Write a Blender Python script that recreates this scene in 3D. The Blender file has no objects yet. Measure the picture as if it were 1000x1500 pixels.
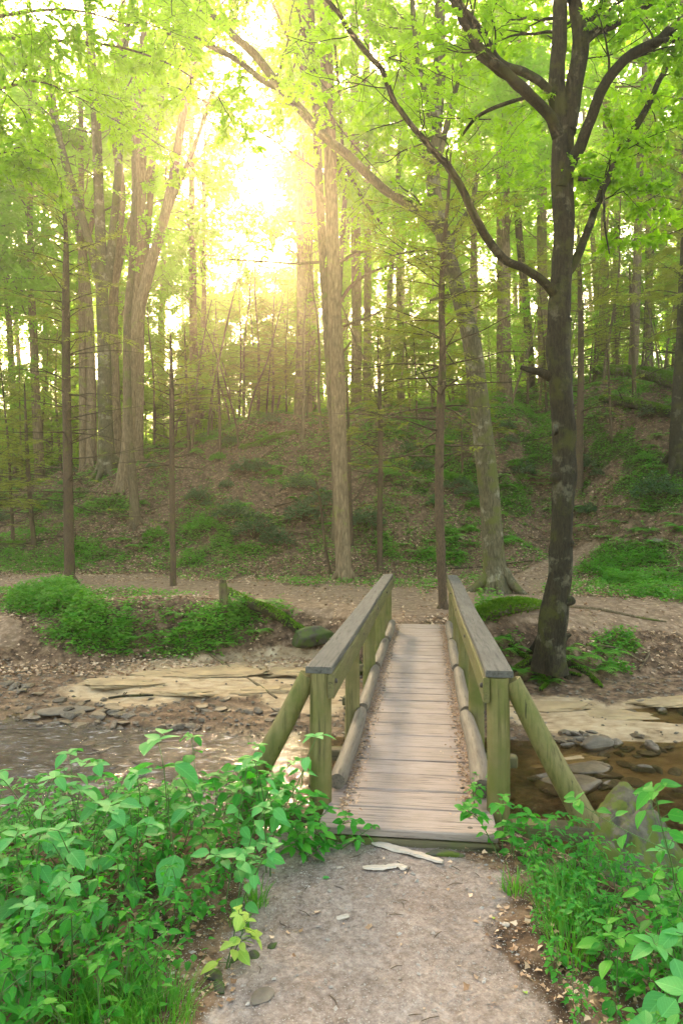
import bpy, math, time
import numpy as np
from math import radians, sin, cos, pi
T00 = time.time()
C = bpy.context.scene.collection
RS = np.random.RandomState
H_EYE, HOR, F = 1.85, 765.0, 1000.0

# ------------------------------------------------------------------ tagging
def tag(o, label=None, cat=None, group=None, kind=None):
    if label: o['label'] = label
    if cat: o['category'] = cat
    if group: o['group'] = group
    if kind: o['kind'] = kind
    return o
def empty(name, loc=(0, 0, 0), rz=0.0, sc=1.0):
    o = bpy.data.objects.new(name, None); C.objects.link(o)
    o.location = loc; o.rotation_euler = (0, 0, rz); o.scale = (sc, sc, sc)
    o.empty_display_size = .2
    return o
def copy_thing(root, loc, rz=0.0, sc=1.0, label=None, group=None, tilt=(0, 0)):
    r = root.copy(); C.objects.link(r)
    r.location = loc; r.rotation_euler = (tilt[0], tilt[1], rz)
    r.scale = (sc, sc, sc) if not hasattr(sc, '__len__') else sc
    if label: r['label'] = label
    if group: r['group'] = group
    for ch in list(root.children):
        c = ch.copy(); C.objects.link(c); c.parent = r
        for g in ch.children:
            d = g.copy(); C.objects.link(d); d.parent = c
    return r

# ------------------------------------------------------------------ noise
def _hash(ix, iy, iz, seed):
    n = (ix * 374761393 + iy * 668265263 + iz * 2147483647 + seed * 1274126177) & 0xffffffff
    n = ((n ^ (n >> 13)) * 1274126177) & 0xffffffff
    n = ((n ^ (n >> 16)) * 2246822519) & 0xffffffff
    return ((n ^ (n >> 15)) & 0xffffff) / float(0xffffff)
def vnoise(x, y, seed=0, z=None):
    x = np.asarray(x, float); y = np.asarray(y, float)
    xi = np.floor(x).astype(np.int64); yi = np.floor(y).astype(np.int64)
    fx = x - xi; fy = y - yi
    fx = fx * fx * fx * (fx * (fx * 6 - 15) + 10); fy = fy * fy * fy * (fy * (fy * 6 - 15) + 10)
    h = lambda a, b: _hash(a, b, 0, seed)
    v = (h(xi, yi) * (1 - fx) + h(xi + 1, yi) * fx) * (1 - fy) + (h(xi, yi + 1) * (1 - fx) + h(xi + 1, yi + 1) * fx) * fy
    return v * 2 - 1
def fbm(x, y, oct=4, seed=0, gain=.5):
    a, s, t = 1.0, 0.0, 0.0
    x = np.asarray(x, float); y = np.asarray(y, float)
    for i in range(oct):
        s = s + a * vnoise(x, y, seed + i * 17); t += a; a *= gain
        x, y = x * 2.03 + 13.1, y * 2.03 - 7.7
    return s / t
def sst(a, b, x):
    t = np.clip((x - a) / (b - a), 0, 1); return t * t * (3 - 2 * t)

# ------------------------------------------------------------------ terrain
def terrain(x, y, fine=True):
    x = np.asarray(x, float); y = np.asarray(y, float)
    # near bank
    yn = np.interp(x, [-30, -5, -3, -2, -1.0, -.6, .9, 1.25, 1.7, 2.3, 3.2, 6, 30],
                      [3.2, 3.4, 3.9, 4.2, 4.35, 4.3, 4.3, 3.95, 3.2, 2.3, 1.6, 1.0, 0.5])
    wn = np.interp(x, [-3, -1, 1, 3], [2.0, 1.2, 1.2, 1.8])
    dn = y - yn + .18 * fbm(x * 1.3, y * 1.3, 3, 5)
    near = -.09 - .97 * sst(0, 1, dn / wn) + .012 * fbm(x * 5, y * 5, 3, 9)
    # creek bed
    bed = -.955 + .045 * fbm(x * .9, y * 1.6, 4, 21)
    chan = np.interp(x, [-20, -6, -3, 0, 2, 4, 20], [10.2, 9.9, 9.3, 9.0, 8.8, 8.7, 8.6])
    bed = bed - .22 * (1 - sst(-.7, .5, y - chan))
    pool = np.exp(-(((x - 5.3) / 1.1) ** 2 + ((y - 10.1) / .45) ** 2)); bed = bed - .17 * pool
    ledge = sst(.0, .08, vnoise(x * .55 + 3.3, y * 1.1, 77) - .05) * .045
    bed = bed + ledge * (x < -.5) * sst(10.3, 11, y)
    # far bank
    foot = np.interp(x, [-30, -9, -6.2, -3, -.9, -.2, .8, 2, 4.6, 6, 9, 30], [15.5, 12.5, 13.2, 13.6, 13.7, 13.2, 11.9, 11.6, 11.7, 12.0, 12.3, 13])
    wid = np.interp(x, [-12, -9.0, -5.6, -1.5, 0, 1, 2, 4.2, 5.2, 8], [6, 5.0, 1.9, 1.2, 1.6, .9, 1.2, 1.5, 2.8, 4.0])
    df = y - foot + .25 * fbm(x * 1.1, y * 1.1, 3, 31)
    far = -1.05 + 1.05 * sst(0, 1, df / wid) ** .8 + .05 * fbm(x * .6, y * .6, 4, 33) * sst(0, 2, df)
    z = np.maximum(np.maximum(near, bed), np.where(df > 0, far, -9))
    # mound at left on the bank
    z = z + .16 * np.exp(-(((x + 3.6) / 2.0) ** 2 + ((y - 15.3) / 1.0) ** 2)) * sst(0, 1, df)
    z = z + .05 * np.exp(-(((x + 7.6) / 1.3) ** 2 + ((y - 17.5) / 1.0) ** 2))
    # T1 root mound / mossy shelf
    z = z + .25 * np.exp(-(((x - 3.1) / .55) ** 2 + ((y - 13.3) / .7) ** 2))
    # hill
    hf = np.interp(x, [-40, -12, -6, 0, 3, 6, 9, 14, 40], [30, 25.5, 23.6, 22.2, 22.0, 22.8, 21.5, 19.5, 17]) + .7 * fbm(x * .25, 3.3, 2, 41)
    t = y - hf
    top = np.interp(x, [-40, -22, -14, -9, -5, 0, 5, 10, 14, 25, 40], [2.2, 3.0, 4.3, 5.2, 7.0, 7.4, 7.8, 8.0, 8.2, 9, 9])
    run = np.interp(x, [-20, -9, -4, 0, 6, 14], [10, 10.3, 12.6, 12.5, 13, 12])
    u = np.clip(t / run, 0, 1)
    hill = top * (.35 * u + .65 * (u * u * (3 - 2 * u)))
    hill = hill + np.clip(t - run, 0, 400) * .19
    # gully on the right
    hill = hill - 1.5 * np.exp(-((x - (7.2 + (y - 22) * .22)) / 1.6) ** 2) * sst(0, 6, t) * (1 - sst(14, 22, t))
    amp = sst(0, 5, t)
    hill = hill + amp * (.8 * fbm(x * .22, y * .22, 4, 51) + .34 * fbm(x * .8, y * .8, 4, 55, .6))
    z = z + np.where(t > 0, hill, 0)
    if fine:
        q = sst(0, 1.2, df) + sst(0, -1, dn)
        z = z + .015 * fbm(x * 3.1, y * 3.1, 3, 61) * np.clip(q, 0, 1)
    return z
def at(px, py, Y): return np.array([(px - 500) / F * Y, Y, H_EYE - (py - HOR) / F * Y])
_YS = 2.2 * (1.0035 ** np.arange(1150))
def hit(px, py):
    X = (px - 500) / F * _YS; Z = H_EYE - (py - HOR) / F * _YS
    g = terrain(X, _YS)
    k = np.argmax(Z < g)
    if not (Z[k] < g[k]): return np.array([X[-1], _YS[-1], g[-1]])
    return np.array([X[k], _YS[k], g[k]])
def gz(x, y): return float(terrain(np.array([x]), np.array([y]))[0])
def proj(x, y, z):
    yy = np.maximum(y, .5)
    return 500 + F * x / yy, HOR - F * (z - H_EYE) / yy

# ------------------------------------------------------------------ mesh builder
class MB:
    def __init__(s): s.v = []; s.n = 0; s.f = {3: [], 4: []}; s.m = {3: [], 4: []}; s.uv = {3: [], 4: []}; s.hasuv = False; s.smooth = True
    def add(s, v, f, mat=0, uv=None):
        v = np.asarray(v, float).reshape(-1, 3); f = np.asarray(f, np.int64)
        k = f.shape[1]
        s.f[k].append(f + s.n); s.m[k].append(np.full(len(f), mat, np.int32))
        if uv is not None: s.hasuv = True; s.uv[k].append(uv[f].reshape(-1, 2))
        else: s.uv[k].append(np.zeros((len(f) * k, 2)))
        s.v.append(v); s.n += len(v)
    def build(s, name, mats, parent=None, smooth=True):
        me = bpy.data.meshes.new(name)
        V = np.concatenate(s.v) if s.v else np.zeros((0, 3))
        me.vertices.add(len(V)); me.vertices.foreach_set('co', V.astype(np.float32).ravel())
        idx, start, tot, mt, uvs = [], [], [], [], []; c = 0
        for k in (3, 4):
            if s.f[k]:
                f = np.concatenate(s.f[k]); idx.append(f.ravel()); start.append(c + np.arange(len(f)) * k)
                tot.append(np.full(len(f), k)); mt.append(np.concatenate(s.m[k])); c += len(f) * k
                uvs.append(np.concatenate(s.uv[k]))
        idx = np.concatenate(idx); start = np.concatenate(start); mt = np.concatenate(mt)
        me.loops.add(len(idx)); me.loops.foreach_set('vertex_index', idx.astype(np.int32))
        me.polygons.add(len(start)); me.polygons.foreach_set('loop_start', start.astype(np.int32))
        me.polygons.foreach_set('material_index', mt.astype(np.int32))
        me.polygons.foreach_set('use_smooth', np.full(len(start), smooth))
        if s.hasuv:
            l = me.uv_layers.new(name='uv'); l.data.foreach_set('uv', np.concatenate(uvs).astype(np.float32).ravel())
        if not isinstance(mats, (list, tuple)): mats = [mats]
        for m in mats: me.materials.append(m)
        me.update(calc_edges=True)
        o = bpy.data.objects.new(name, me); C.objects.link(o)
        if parent is not None: o.parent = parent
        return o

def catmull(P, n):
    P = np.asarray(P, float)
    if len(P) == 2: t = np.linspace(0, 1, n)[:, None]; return P[0] * (1 - t) + P[1] * t
    Q = np.vstack([2 * P[0] - P[1], P, 2 * P[-1] - P[-2]]); m = len(P) - 1
    u = np.linspace(0, m - 1e-6, n); i = u.astype(int); t = (u - i)[:, None]
    a, b, c, d = Q[i], Q[i + 1], Q[i + 2], Q[i + 3]
    return .5 * ((2 * b) + (c - a) * t + (2 * a - 5 * b + 4 * c - d) * t ** 2 + (3 * b - a - 3 * c + d) * t ** 3)
import collections
def tube(mb, P, R, seg=8, mat=0, rough=0.0, seed=0, flat=1.0, caps=True, lump=0.0):
    P = np.asarray(P, float); n = len(P); R = np.broadcast_to(np.asarray(R, float), (n,)).copy()
    T = np.gradient(P, axis=0); T /= (np.linalg.norm(T, axis=1)[:, None] + 1e-9)
    ref = np.array([1., 0, 0]) if abs(T[0][0]) < .8 else np.array([0, 0, 1.])
    A = np.zeros((n, 3)); a = ref - T[0] * ref.dot(T[0]); a /= np.linalg.norm(a)
    for i in range(n):
        a = a - T[i] * a.dot(T[i]); a /= (np.linalg.norm(a) + 1e-9); A[i] = a
    B = np.cross(T, A)
    th = np.arange(seg) / seg * 2 * pi
    rr = R[:, None] * np.ones((1, seg))
    if rough > 0:
        s = np.cumsum(np.r_[0, np.linalg.norm(np.diff(P, axis=0), axis=1)])[:, None]
        cx, cy = np.cos(th)[None] * 1.3, np.sin(th)[None] * 1.3
        rr = rr * (1 + rough * fbm(cx * 2 + s * .9 / (R.mean() * 12 + .05), cy * 2 + s * .37 / (R.mean() * 12 + .05), 3, seed))
        if lump > 0: rr = rr * (1 + lump * np.clip(vnoise(cx + s * 1.7, cy - s * .8, seed + 3), 0, 1))
    V = P[:, None] + (A[:, None] * np.cos(th)[None, :, None] + B[:, None] * np.sin(th)[None, :, None] * flat) * rr[..., None]
    V = V.reshape(-1, 3)
    i = np.arange(n - 1)[:, None] * seg; j = np.arange(seg)[None]; j2 = (j + 1) % seg
    Fq = np.stack([i + j, i + j2, i + seg + j2, i + seg + j], -1).reshape(-1, 4)
    L = np.cumsum(np.r_[0, np.linalg.norm(np.diff(P, axis=0), axis=1)])
    mb.add(V, Fq, mat)
    if caps:
        for k, rev in ((0, True), (n - 1, False)):
            cv = np.vstack([V[k * seg:(k + 1) * seg], P[k][None]])
            f = np.stack([np.arange(seg), (np.arange(seg) + 1) % seg, np.full(seg, seg)], -1)
            if rev: f = f[:, ::-1]
            mb.add(cv, f, mat)
def twigs(mb, A, B, r0, r1, mat=0):
    """many straight 3-sided twigs at once"""
    A = np.asarray(A, float); B = np.asarray(B, float); n = len(A)
    if n == 0: return
    r0 = np.broadcast_to(r0, (n,)); r1 = np.broadcast_to(r1, (n,))
    T = B - A; T /= np.linalg.norm(T, axis=1)[:, None] + 1e-9
    ref = np.tile([.3, .2, 1.], (n, 1)); U = np.cross(T, ref); U /= np.linalg.norm(U, axis=1)[:, None] + 1e-9; W = np.cross(T, U)
    vs = []
    for P, r in ((A, r0), (B, r1)):
        for k in range(3):
            a = k * 2 * pi / 3; vs.append(P + (U * cos(a) + W * sin(a)) * r[:, None])
    V = np.stack(vs, 1).reshape(-1, 3)
    b = (np.arange(n) * 6)[:, None, None]
    f = np.array([[0, 1, 4, 3], [1, 2, 5, 4], [2, 0, 3, 5]])[None] + b
    mb.add(V, f.reshape(-1, 4), mat)
def scatter_tpl(mb, tpl, P, D, N, S, mat=0):
    """template leaves: tpl=(verts,faces,uv) y=along, x=across, z=normal"""
    tv, tf, tuv = tpl; P = np.asarray(P, float); n = len(P)
    if n == 0: return
    D = D / (np.linalg.norm(D, axis=1)[:, None] + 1e-9)
    X = np.cross(D, N); X /= np.linalg.norm(X, axis=1)[:, None] + 1e-9
    Z = np.cross(X, D)
    S = np.broadcast_to(S, (n,))
    V = P[:, None] + S[:, None, None] * (X[:, None] * tv[None, :, 0:1] + D[:, None] * tv[None, :, 1:2] + Z[:, None] * tv[None, :, 2:3])
    k = len(tv)
    f = (tf[None] + (np.arange(n) * k)[:, None, None]).reshape(-1, tf.shape[1])
    uv = None if tuv is None else np.tile(tuv, (n, 1))
    mb.add(V.reshape(-1, 3), f, mat, uv)
def unit(v): v = np.asarray(v, float); return v / (np.linalg.norm(v) + 1e-9)

def leaf_ovate(width=.62, seg=6, fold=.12, curl=.18, cup=.0, serr=0.0):
    ys = np.linspace(0, 1, seg + 1)
    w = np.sin(np.pi * ys ** .72) ** .9 * width / 2; w[0] = .0; w[-1] = 0
    v = []; uv = []
    for i, y in enumerate(ys):
        z = -curl * y * y
        s = 1 + serr * (1 if i % 2 else -1)
        for sx in (-1, 0, 1):
            v.append((sx * w[i] * s, y, z + abs(sx) * fold * w[i] * 2)); uv.append((.5 + sx * .5 * w[i] / (width / 2 + 1e-6), y))
    f = []
    for i in range(seg):
        a = i * 3
        f += [(a, a + 1, a + 4, a + 3), (a + 1, a + 2, a + 5, a + 4)]
    return np.array(v), np.array(f), np.array(uv)
def leaf_maple():
    pts = [(0, 0), (.18, .05), (.42, .02), (.34, .22), (.52, .42), (.27, .45), (.2, .62), (0, 1.0), (-.2, .62), (-.27, .45), (-.52, .42), (-.34, .22), (-.42, .02), (-.18, .05)]
    v = [(0, .35, .03)] + [(x, y, -.12 * (x * x * 4) - .1 * y * y) for x, y in pts]
    f = [(0, i + 1, (i + 1) % len(pts) + 1) for i in range(len(pts))]
    return np.array(v), np.array(f), None
def leaf_simple():
    v = [(0, 0, 0), (.33, .42, .06), (0, 1, -.08), (-.33, .42, .06)]
    return np.array(v, float), np.array([(0, 1, 2), (0, 2, 3)]), None
def leaf_lobed():
    v = [(0, 0, 0), (.42, .25, .04), (.2, .5, 0), (0, 1, -.08), (-.2, .5, 0), (-.42, .25, .04)]
    return np.array(v, float), np.array([(0, 1, 2), (0, 2, 3), (0, 3, 4), (0, 4, 5)]), None
def blade():
    v = [(-.035, 0, 0), (.035, 0, 0), (.02, .5, .0), (-.02, .5, .0), (0, 1, -.25)]
    return np.array(v, float), np.array([(0, 1, 2), (0, 2, 3), (3, 2, 4)]), None
OV = leaf_ovate(); OV2 = leaf_ovate(.5, 6, .16, .3); OVS = leaf_ovate(.6, 3, .15, .2)
MAPLE = leaf_maple(); SIMPLE = leaf_simple(); LOBED = leaf_lobed(); BLADE = blade()

# ------------------------------------------------------------------ materials
def newmat(name):
    m = bpy.data.materials.new(name); m.use_nodes = True; nt = m.node_tree; nt.nodes.clear()
    return m, nt, nt.nodes, nt.links
class G:
    """tiny node helper"""
    def __init__(s, name): s.m, s.nt, s.N, s.L = newmat(name); s.out = s.N.new('ShaderNodeOutputMaterial')
    def n(s, t, **kw):
        o = s.N.new(t)
        for k, v in kw.items():
            if k.startswith('_'): setattr(o, k[1:], v)
            else:
                key = k.replace('__', ' ')
                o.inputs[key].default_value = v
        return o
    def l(s, a, b): s.L.new(a, b)
    def noise(s, scale, detail=4, rough=.55, vec=None, dist=0.0):
        o = s.n('ShaderNodeTexNoise'); o.inputs['Scale'].default_value = scale; o.inputs['Detail'].default_value = detail
        o.inputs['Roughness'].default_value = rough; o.inputs['Distortion'].default_value = dist
        if vec is not None: s.l(vec, o.inputs['Vector'])
        return o.outputs['Fac']
    def ramp(s, fac, stops):
        o = s.n('ShaderNodeValToRGB'); e = o.color_ramp.elements
        while len(e) > 1: e.remove(e[0])
        e[0].position = stops[0][0]; e[0].color = (*stops[0][1], 1)
        for p, c in stops[1:]:
            k = e.new(p); k.color = (*c, 1)
        s.l(fac, o.inputs['Fac']); return o.outputs['Color']
    def mr(s, v, a, b, c=0., d=1.):
        o = s.n('ShaderNodeMapRange'); o.inputs[1].default_value = a; o.inputs[2].default_value = b; o.inputs[3].default_value = c; o.inputs[4].default_value = d
        s.l(v, o.inputs[0]); return o.outputs[0]
    def mix(s, f, a, b, mode='MIX'):
        o = s.n('ShaderNodeMix'); o.data_type = 'RGBA'; o.blend_type = mode
        for val, i in ((f, 0), (a, 6), (b, 7)):
            if isinstance(val, (int, float)): o.inputs[i].default_value = val
            elif isinstance(val, tuple): o.inputs[i].default_value = (*val, 1) if len(val) == 3 else val
            else: s.l(val, o.inputs[i])
        return o.outputs[2]
    def math(s, op, a, b=None):
        o = s.n('ShaderNodeMath'); o.operation = op
        for i, v in enumerate((a, b)):
            if v is None: continue
            if isinstance(v, (int, float)): o.inputs[i].default_value = v
            else: s.l(v, o.inputs[i])
        return o.outputs[0]
    def coord(s, k='Object', scale=None, rot=None):
        o = s.n('ShaderNodeTexCoord').outputs[k]
        if scale or rot:
            m = s.n('ShaderNodeMapping'); m.inputs['Scale'].default_value = scale or (1, 1, 1)
            if rot: m.inputs['Rotation'].default_value = rot
            s.l(o, m.inputs['Vector']); o = m.outputs[0]
        return o
    def pos(s, scale=None):
        o = s.n('ShaderNodeNewGeometry').outputs['Position']
        if scale:
            m = s.n('ShaderNodeMapping'); m.inputs['Scale'].default_value = scale
            s.l(o, m.inputs['Vector']); o = m.outputs[0]
        return o
    def bump(s, h, strength=.5, dist=.02, normal=None):
        o = s.n('ShaderNodeBump'); o.inputs['Strength'].default_value = strength; o.inputs['Distance'].default_value = dist
        s.l(h, o.inputs['Height'])
        if normal is not None: s.l(normal, o.inputs['Normal'])
        return o.outputs['Normal']
    def princ(s, col, rough=.8, normal=None, spec=.3):
        p = s.n('ShaderNodeBsdfPrincipled')
        if isinstance(col, tuple): p.inputs['Base Color'].default_value = (*col, 1)
        else: s.l(col, p.inputs['Base Color'])
        if isinstance(rough, (int, float)): p.inputs['Roughness'].default_value = rough
        else: s.l(rough, p.inputs['Roughness'])
        p.inputs['Specular IOR Level'].default_value = spec
        if normal is not None: s.l(normal, p.inputs['Normal'])
        return p.outputs[0]
    def done(s, sh, disp=None): s.l(sh, s.out.inputs['Surface']); return s.m

def leaf_mat(name, c1, c2, c3, trans, tf=.45, rough=.45, spec=.35, veins=False, isle=True):
    """c1..c3 diffuse range over single leaves, trans = tint of light passing through"""
    g = G(name)
    geo = g.n('ShaderNodeNewGeometry'); rnd = geo.outputs['Random Per Island']
    col = g.ramp(rnd, [(0, c1), (.5, c2), (1, c3)])
    big = g.noise(.9, 2, .5, g.pos())
    col = g.mix(g.mr(big, .35, .7, 0, .45), col, c1)
    nrm = None
    if veins:
        uv = g.n('ShaderNodeUVMap').outputs[0]
        sp = g.n('ShaderNodeSeparateXYZ'); g.l(uv, sp.inputs[0])
        du = g.math('ABSOLUTE', g.math('SUBTRACT', sp.outputs[0], .5))
        ph = g.math('SUBTRACT', g.math('MULTIPLY', sp.outputs[1], 7.0), g.math('MULTIPLY', du, 5.0))
        fr = g.math('ABSOLUTE', g.math('SUBTRACT', g.math('FRACT', ph), .5))
        side = g.mr(fr, 0, .1, 1, 0); mid = g.mr(du, 0, .04, 1, 0)
        vein = g.math('MAXIMUM', g.math('MULTIPLY', side, .5), mid)
        col = g.mix(g.math('MULTIPLY', vein, .35), col, tuple(min(1, c * 1.9 + .02) for c in c3))
        nrm = g.bump(g.math('SUBTRACT', 0.0, g.math('ADD', vein, 0.0)), .35, .004)
    if veins:
        sp2 = g.noise(38, 3, .6, g.pos()); col = g.mix(g.mr(sp2, .70, .76, 0, .8), col, (.22, .15, .05))
        col = g.mix(g.mr(g.noise(9, 2, .5, g.pos()), .35, .7, 0, .35), col, g.mix(1.0, col, (1.25, .95, .5), 'MULTIPLY'))
    p = g.n('ShaderNodeBsdfPrincipled'); g.l(col, p.inputs['Base Color']); p.inputs['Roughness'].default_value = rough
    p.inputs['Specular IOR Level'].default_value = spec
    if nrm is not None: g.l(nrm, p.inputs['Normal'])
    t = g.n('ShaderNodeBsdfTranslucent')
    tc = g.mix(.5, trans, g.mix(1.0, col, tuple(min(1, x * 1.0) for x in (1, 1, 1)), 'MULTIPLY')) if False else g.mix(g.mr(rnd, 0, 1, 0, .35), trans, tuple(x * .65 for x in trans))
    g.l(tc, t.inputs['Color'])
    ms = g.n('ShaderNodeMixShader'); ms.inputs[0].default_value = tf
    g.l(p.outputs[0], ms.inputs[1]); g.l(t.outputs[0], ms.inputs[2])
    return g.done(ms.outputs[0])

def bark_mat(name, base, dark, moss=None, moss_amt=.0, scale=1.0, patch=None):
    g = G(name)
    p = g.pos()
    pv = g.pos((6 * scale, 6 * scale, 1.3 * scale))
    n1 = g.noise(3.0, 6, .65, pv); n2 = g.noise(1.6 * scale, 4, .6, p)
    v = g.n('ShaderNodeTexVoronoi'); v.feature = 'DISTANCE_TO_EDGE'; v.inputs['Scale'].default_value = 4.0 * scale
    g.l(g.pos((3.2, 3.2, .6)), v.inputs['Vector'])
    crack = g.mr(v.outputs['Distance'], 0, .12, 0, 1)
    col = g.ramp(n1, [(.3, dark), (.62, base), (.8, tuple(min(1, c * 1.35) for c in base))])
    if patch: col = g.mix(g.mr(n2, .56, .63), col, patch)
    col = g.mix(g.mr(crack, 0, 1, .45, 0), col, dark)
    if moss:
        n3 = g.noise(1.1 * scale, 5, .7, p)
        col = g.mix(g.mr(n3, .62 - moss_amt * .4, .70 - moss_amt * .3), col, moss)
    h = g.math('ADD', g.math('MULTIPLY', n1, .7), g.math('MULTIPLY', crack, .3))
    return g.done(g.princ(col, .9, g.bump(h, .8, .025 / scale), .2))

M = {}
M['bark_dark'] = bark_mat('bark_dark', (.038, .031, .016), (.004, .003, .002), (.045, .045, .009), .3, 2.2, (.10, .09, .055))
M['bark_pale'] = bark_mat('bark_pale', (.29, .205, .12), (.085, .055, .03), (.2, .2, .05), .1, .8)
M['bark_mid'] = bark_mat('bark_mid', (.20, .145, .085), (.06, .042, .022), (.12, .13, .03), .2, 1.2)
M['bark_mossy'] = bark_mat('bark_mossy', (.15, .125, .07), (.035, .03, .015), (.10, .105, .025), .28, 1.5, (.25, .22, .15))
M['bark_thin'] = bark_mat('bark_thin', (.13, .085, .05), (.035, .024, .015), (.09, .09, .02), .2, 3.0)
M['twig'] = bark_mat('twig', (.10, .07, .04), (.04, .028, .018), None, 0, 4)

M['leaf_near'] = leaf_mat('leaf_near', (.018, .16, .016), (.04, .27, .026), (.12, .38, .03), (.10, .55, .02), .42, .5, .28, True)
M['leaf_big'] = leaf_mat('leaf_big', (.04, .23, .05), (.08, .34, .08), (.14, .43, .12), (.12, .5, .05), .35, .5, .28, True)
M['leaf_canopy'] = leaf_mat('leaf_canopy', (.05, .18, .010), (.08, .24, .012), (.14, .30, .012), (.48, .80, .010), .66, .5, .3)
M['leaf_back'] = leaf_mat('leaf_back', (.07, .18, .015), (.11, .23, .015), (.16, .28, .02), (.42, .76, .03), .62, .6, .2)
M['needles'] = leaf_mat('needles', (.08, .13, .025), (.13, .18, .03), (.22, .24, .045), (.50, .56, .05), .5, .7, .15)
M['cover'] = leaf_mat('cover', (.035, .16, .012), (.07, .27, .018), (.17, .38, .022), (.22, .55, .02), .4, .55, .3)
M['cover_dark'] = leaf_mat('cover_dark', (.025, .085, .022), (.05, .13, .035), (.10, .20, .06), (.07, .22, .04), .25, .4, .5)
M['moss'] = leaf_mat('moss', (.05, .13, .008), (.09, .20, .010), (.16, .26, .014), (.16, .34, .015), .3, .9, .1)
M['grass'] = leaf_mat('grass', (.05, .2, .02), (.09, .3, .03), (.2, .36, .05), (.16, .5, .03), .4, .5, .3)
M['litter'] = leaf_mat('litter', (.20, .11, .06), (.48, .31, .19), (.78, .57, .40), (.25, .13, .05), .12, .8, .2)
M['flower'] = leaf_mat('flower', (.6, .6, .55), (.7, .7, .66), (.75, .72, .7), (.5, .5, .45), .2, .6, .2)

def wood_mat(name, c1, c2, stain, rough=.75, axis='Y', green=None, gamt=.4, gs=1.0):
    g = G(name); co = g.coord('Object')
    sc = {'X': (1.2, 22, 22), 'Y': (22, 1.2, 22), 'Z': (22, 22, 1.2)}[axis]
    cs = g.coord('Object', tuple(a * gs for a in sc)); n1 = g.noise(2.2, 6, .7, cs, .4)
    n2 = g.noise(2.5, 4, .6, co)
    rnd = g.n('ShaderNodeNewGeometry').outputs['Random Per Island']
    col = g.ramp(n1, [(.32, c2), (.5, c1), (.75, tuple(min(1, c * 1.2) for c in c1))])
    col = g.mix(g.mr(n2, .45, .7, 0, .7), col, stain)
    if green:
        n3 = g.noise(3.2, 5, .65, co); col = g.mix(g.mr(n3, .55 - gamt * .3, .66, 0, .9), col, green)
    col = g.mix(g.mr(rnd, 0, 1, 0, .28), col, g.mix(1.0, col, (.62, .6, .58), 'MULTIPLY'))
    crk = g.noise(3.0, 3, .5, g.coord('Object', tuple(a * .8 * gs for a in sc)), .2)
    cr = g.mr(crk, .29, .34, 1, 0)
    col = g.mix(g.math('MULTIPLY', cr, .7), col, tuple(c * .25 for c in c2))
    return g.done(g.princ(col, rough, g.bump(g.math('SUBTRACT', n1, g.math('MULTIPLY', cr, .6)), .55, .006), .25))
M['deck'] = wood_mat('deck_wood', (.36, .275, .235), (.17, .125, .10), (.25, .19, .155), .75, 'X')
M['cap'] = wood_mat('cap_wood', (.115, .105, .093), (.04, .036, .03), (.07, .065, .056), .85, 'Y')
M['post'] = wood_mat('post_wood', (.20, .165, .065), (.07, .055, .02), (.12, .105, .035), .7, 'Z', (.11, .12, .022), .5, .6)
M['beam'] = wood_mat('beam_wood', (.16, .135, .055), (.06, .05, .02), (.11, .09, .035), .7, 'Y', (.11, .115, .025), .4)
M['log'] = wood_mat('log_wood', (.17, .14, .11), (.065, .05, .04), (.11, .09, .07), .65, 'Y')
M['joist'] = wood_mat('joist_wood', (.15, .12, .065), (.06, .05, .03), (.10, .085, .04), .8, 'X', (.10, .12, .025), .3)

def rock_mat(name, c1, c2, moss=None, amt=.3, scale=1.0, rough=.85):
    g = G(name); co = g.coord('Object')
    n1 = g.noise(3.5 * scale, 7, .65, co); n2 = g.noise(1.2 * scale, 5, .6, co)
    lay = g.noise(2.0 * scale, 5, .6, g.coord('Object', (1, 1, 9)))
    col = g.ramp(n1, [(.3, c2), (.6, c1), (.8, tuple(min(1, c * 1.3) for c in c1))])
    col = g.mix(g.mr(lay, .5, .6, 0, .4), col, c2)
    rnd = g.n('ShaderNodeNewGeometry').outputs['Random Per Island']
    col = g.mix(g.mr(rnd, 0, 1, 0, .5), col, g.mix(1.0, col, (.5, .47, .45), 'MULTIPLY'))
    if moss:
        n3 = g.noise(2.6 * scale, 6, .7, co); col = g.mix(g.mr(n3, .6 - amt * .3, .68 - amt * .3), col, moss)
    return g.done(g.princ(col, rough, g.bump(g.math('ADD', n1, lay), .6, .02 / scale), .35))
M['rock'] = rock_mat('rock_grey', (.25, .20, .15), (.10, .08, .06))
M['rock_mossy'] = rock_mat('rock_mossy', (.15, .135, .095), (.045, .042, .028), (.075, .10, .010), .48, 2.0)
M['rock_dark'] = rock_mat('rock_dark', (.09, .08, .06), (.035, .03, .022), (.05, .075, .012), .55, 2.2)
M['rock_tan'] = rock_mat('rock_tan', (.50, .36, .2), (.32, .22, .12), None, 0, .6)
M['wet'] = rock_mat('rock_wet', (.19, .135, .085), (.065, .048, .03), None, 0, 2.0, .5)
M['chip'] = wood_mat('bleached_wood', (.55, .45, .37), (.33, .26, .2), (.45, .37, .3), .8, 'X')
M['grit'] = rock_mat('grit', (.48, .42, .37), (.26, .22, .19))
M['nail'] = G('nail_iron'); M['nail'] = M['nail'].done(M['nail'].princ((.05, .04, .035), .6))

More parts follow.
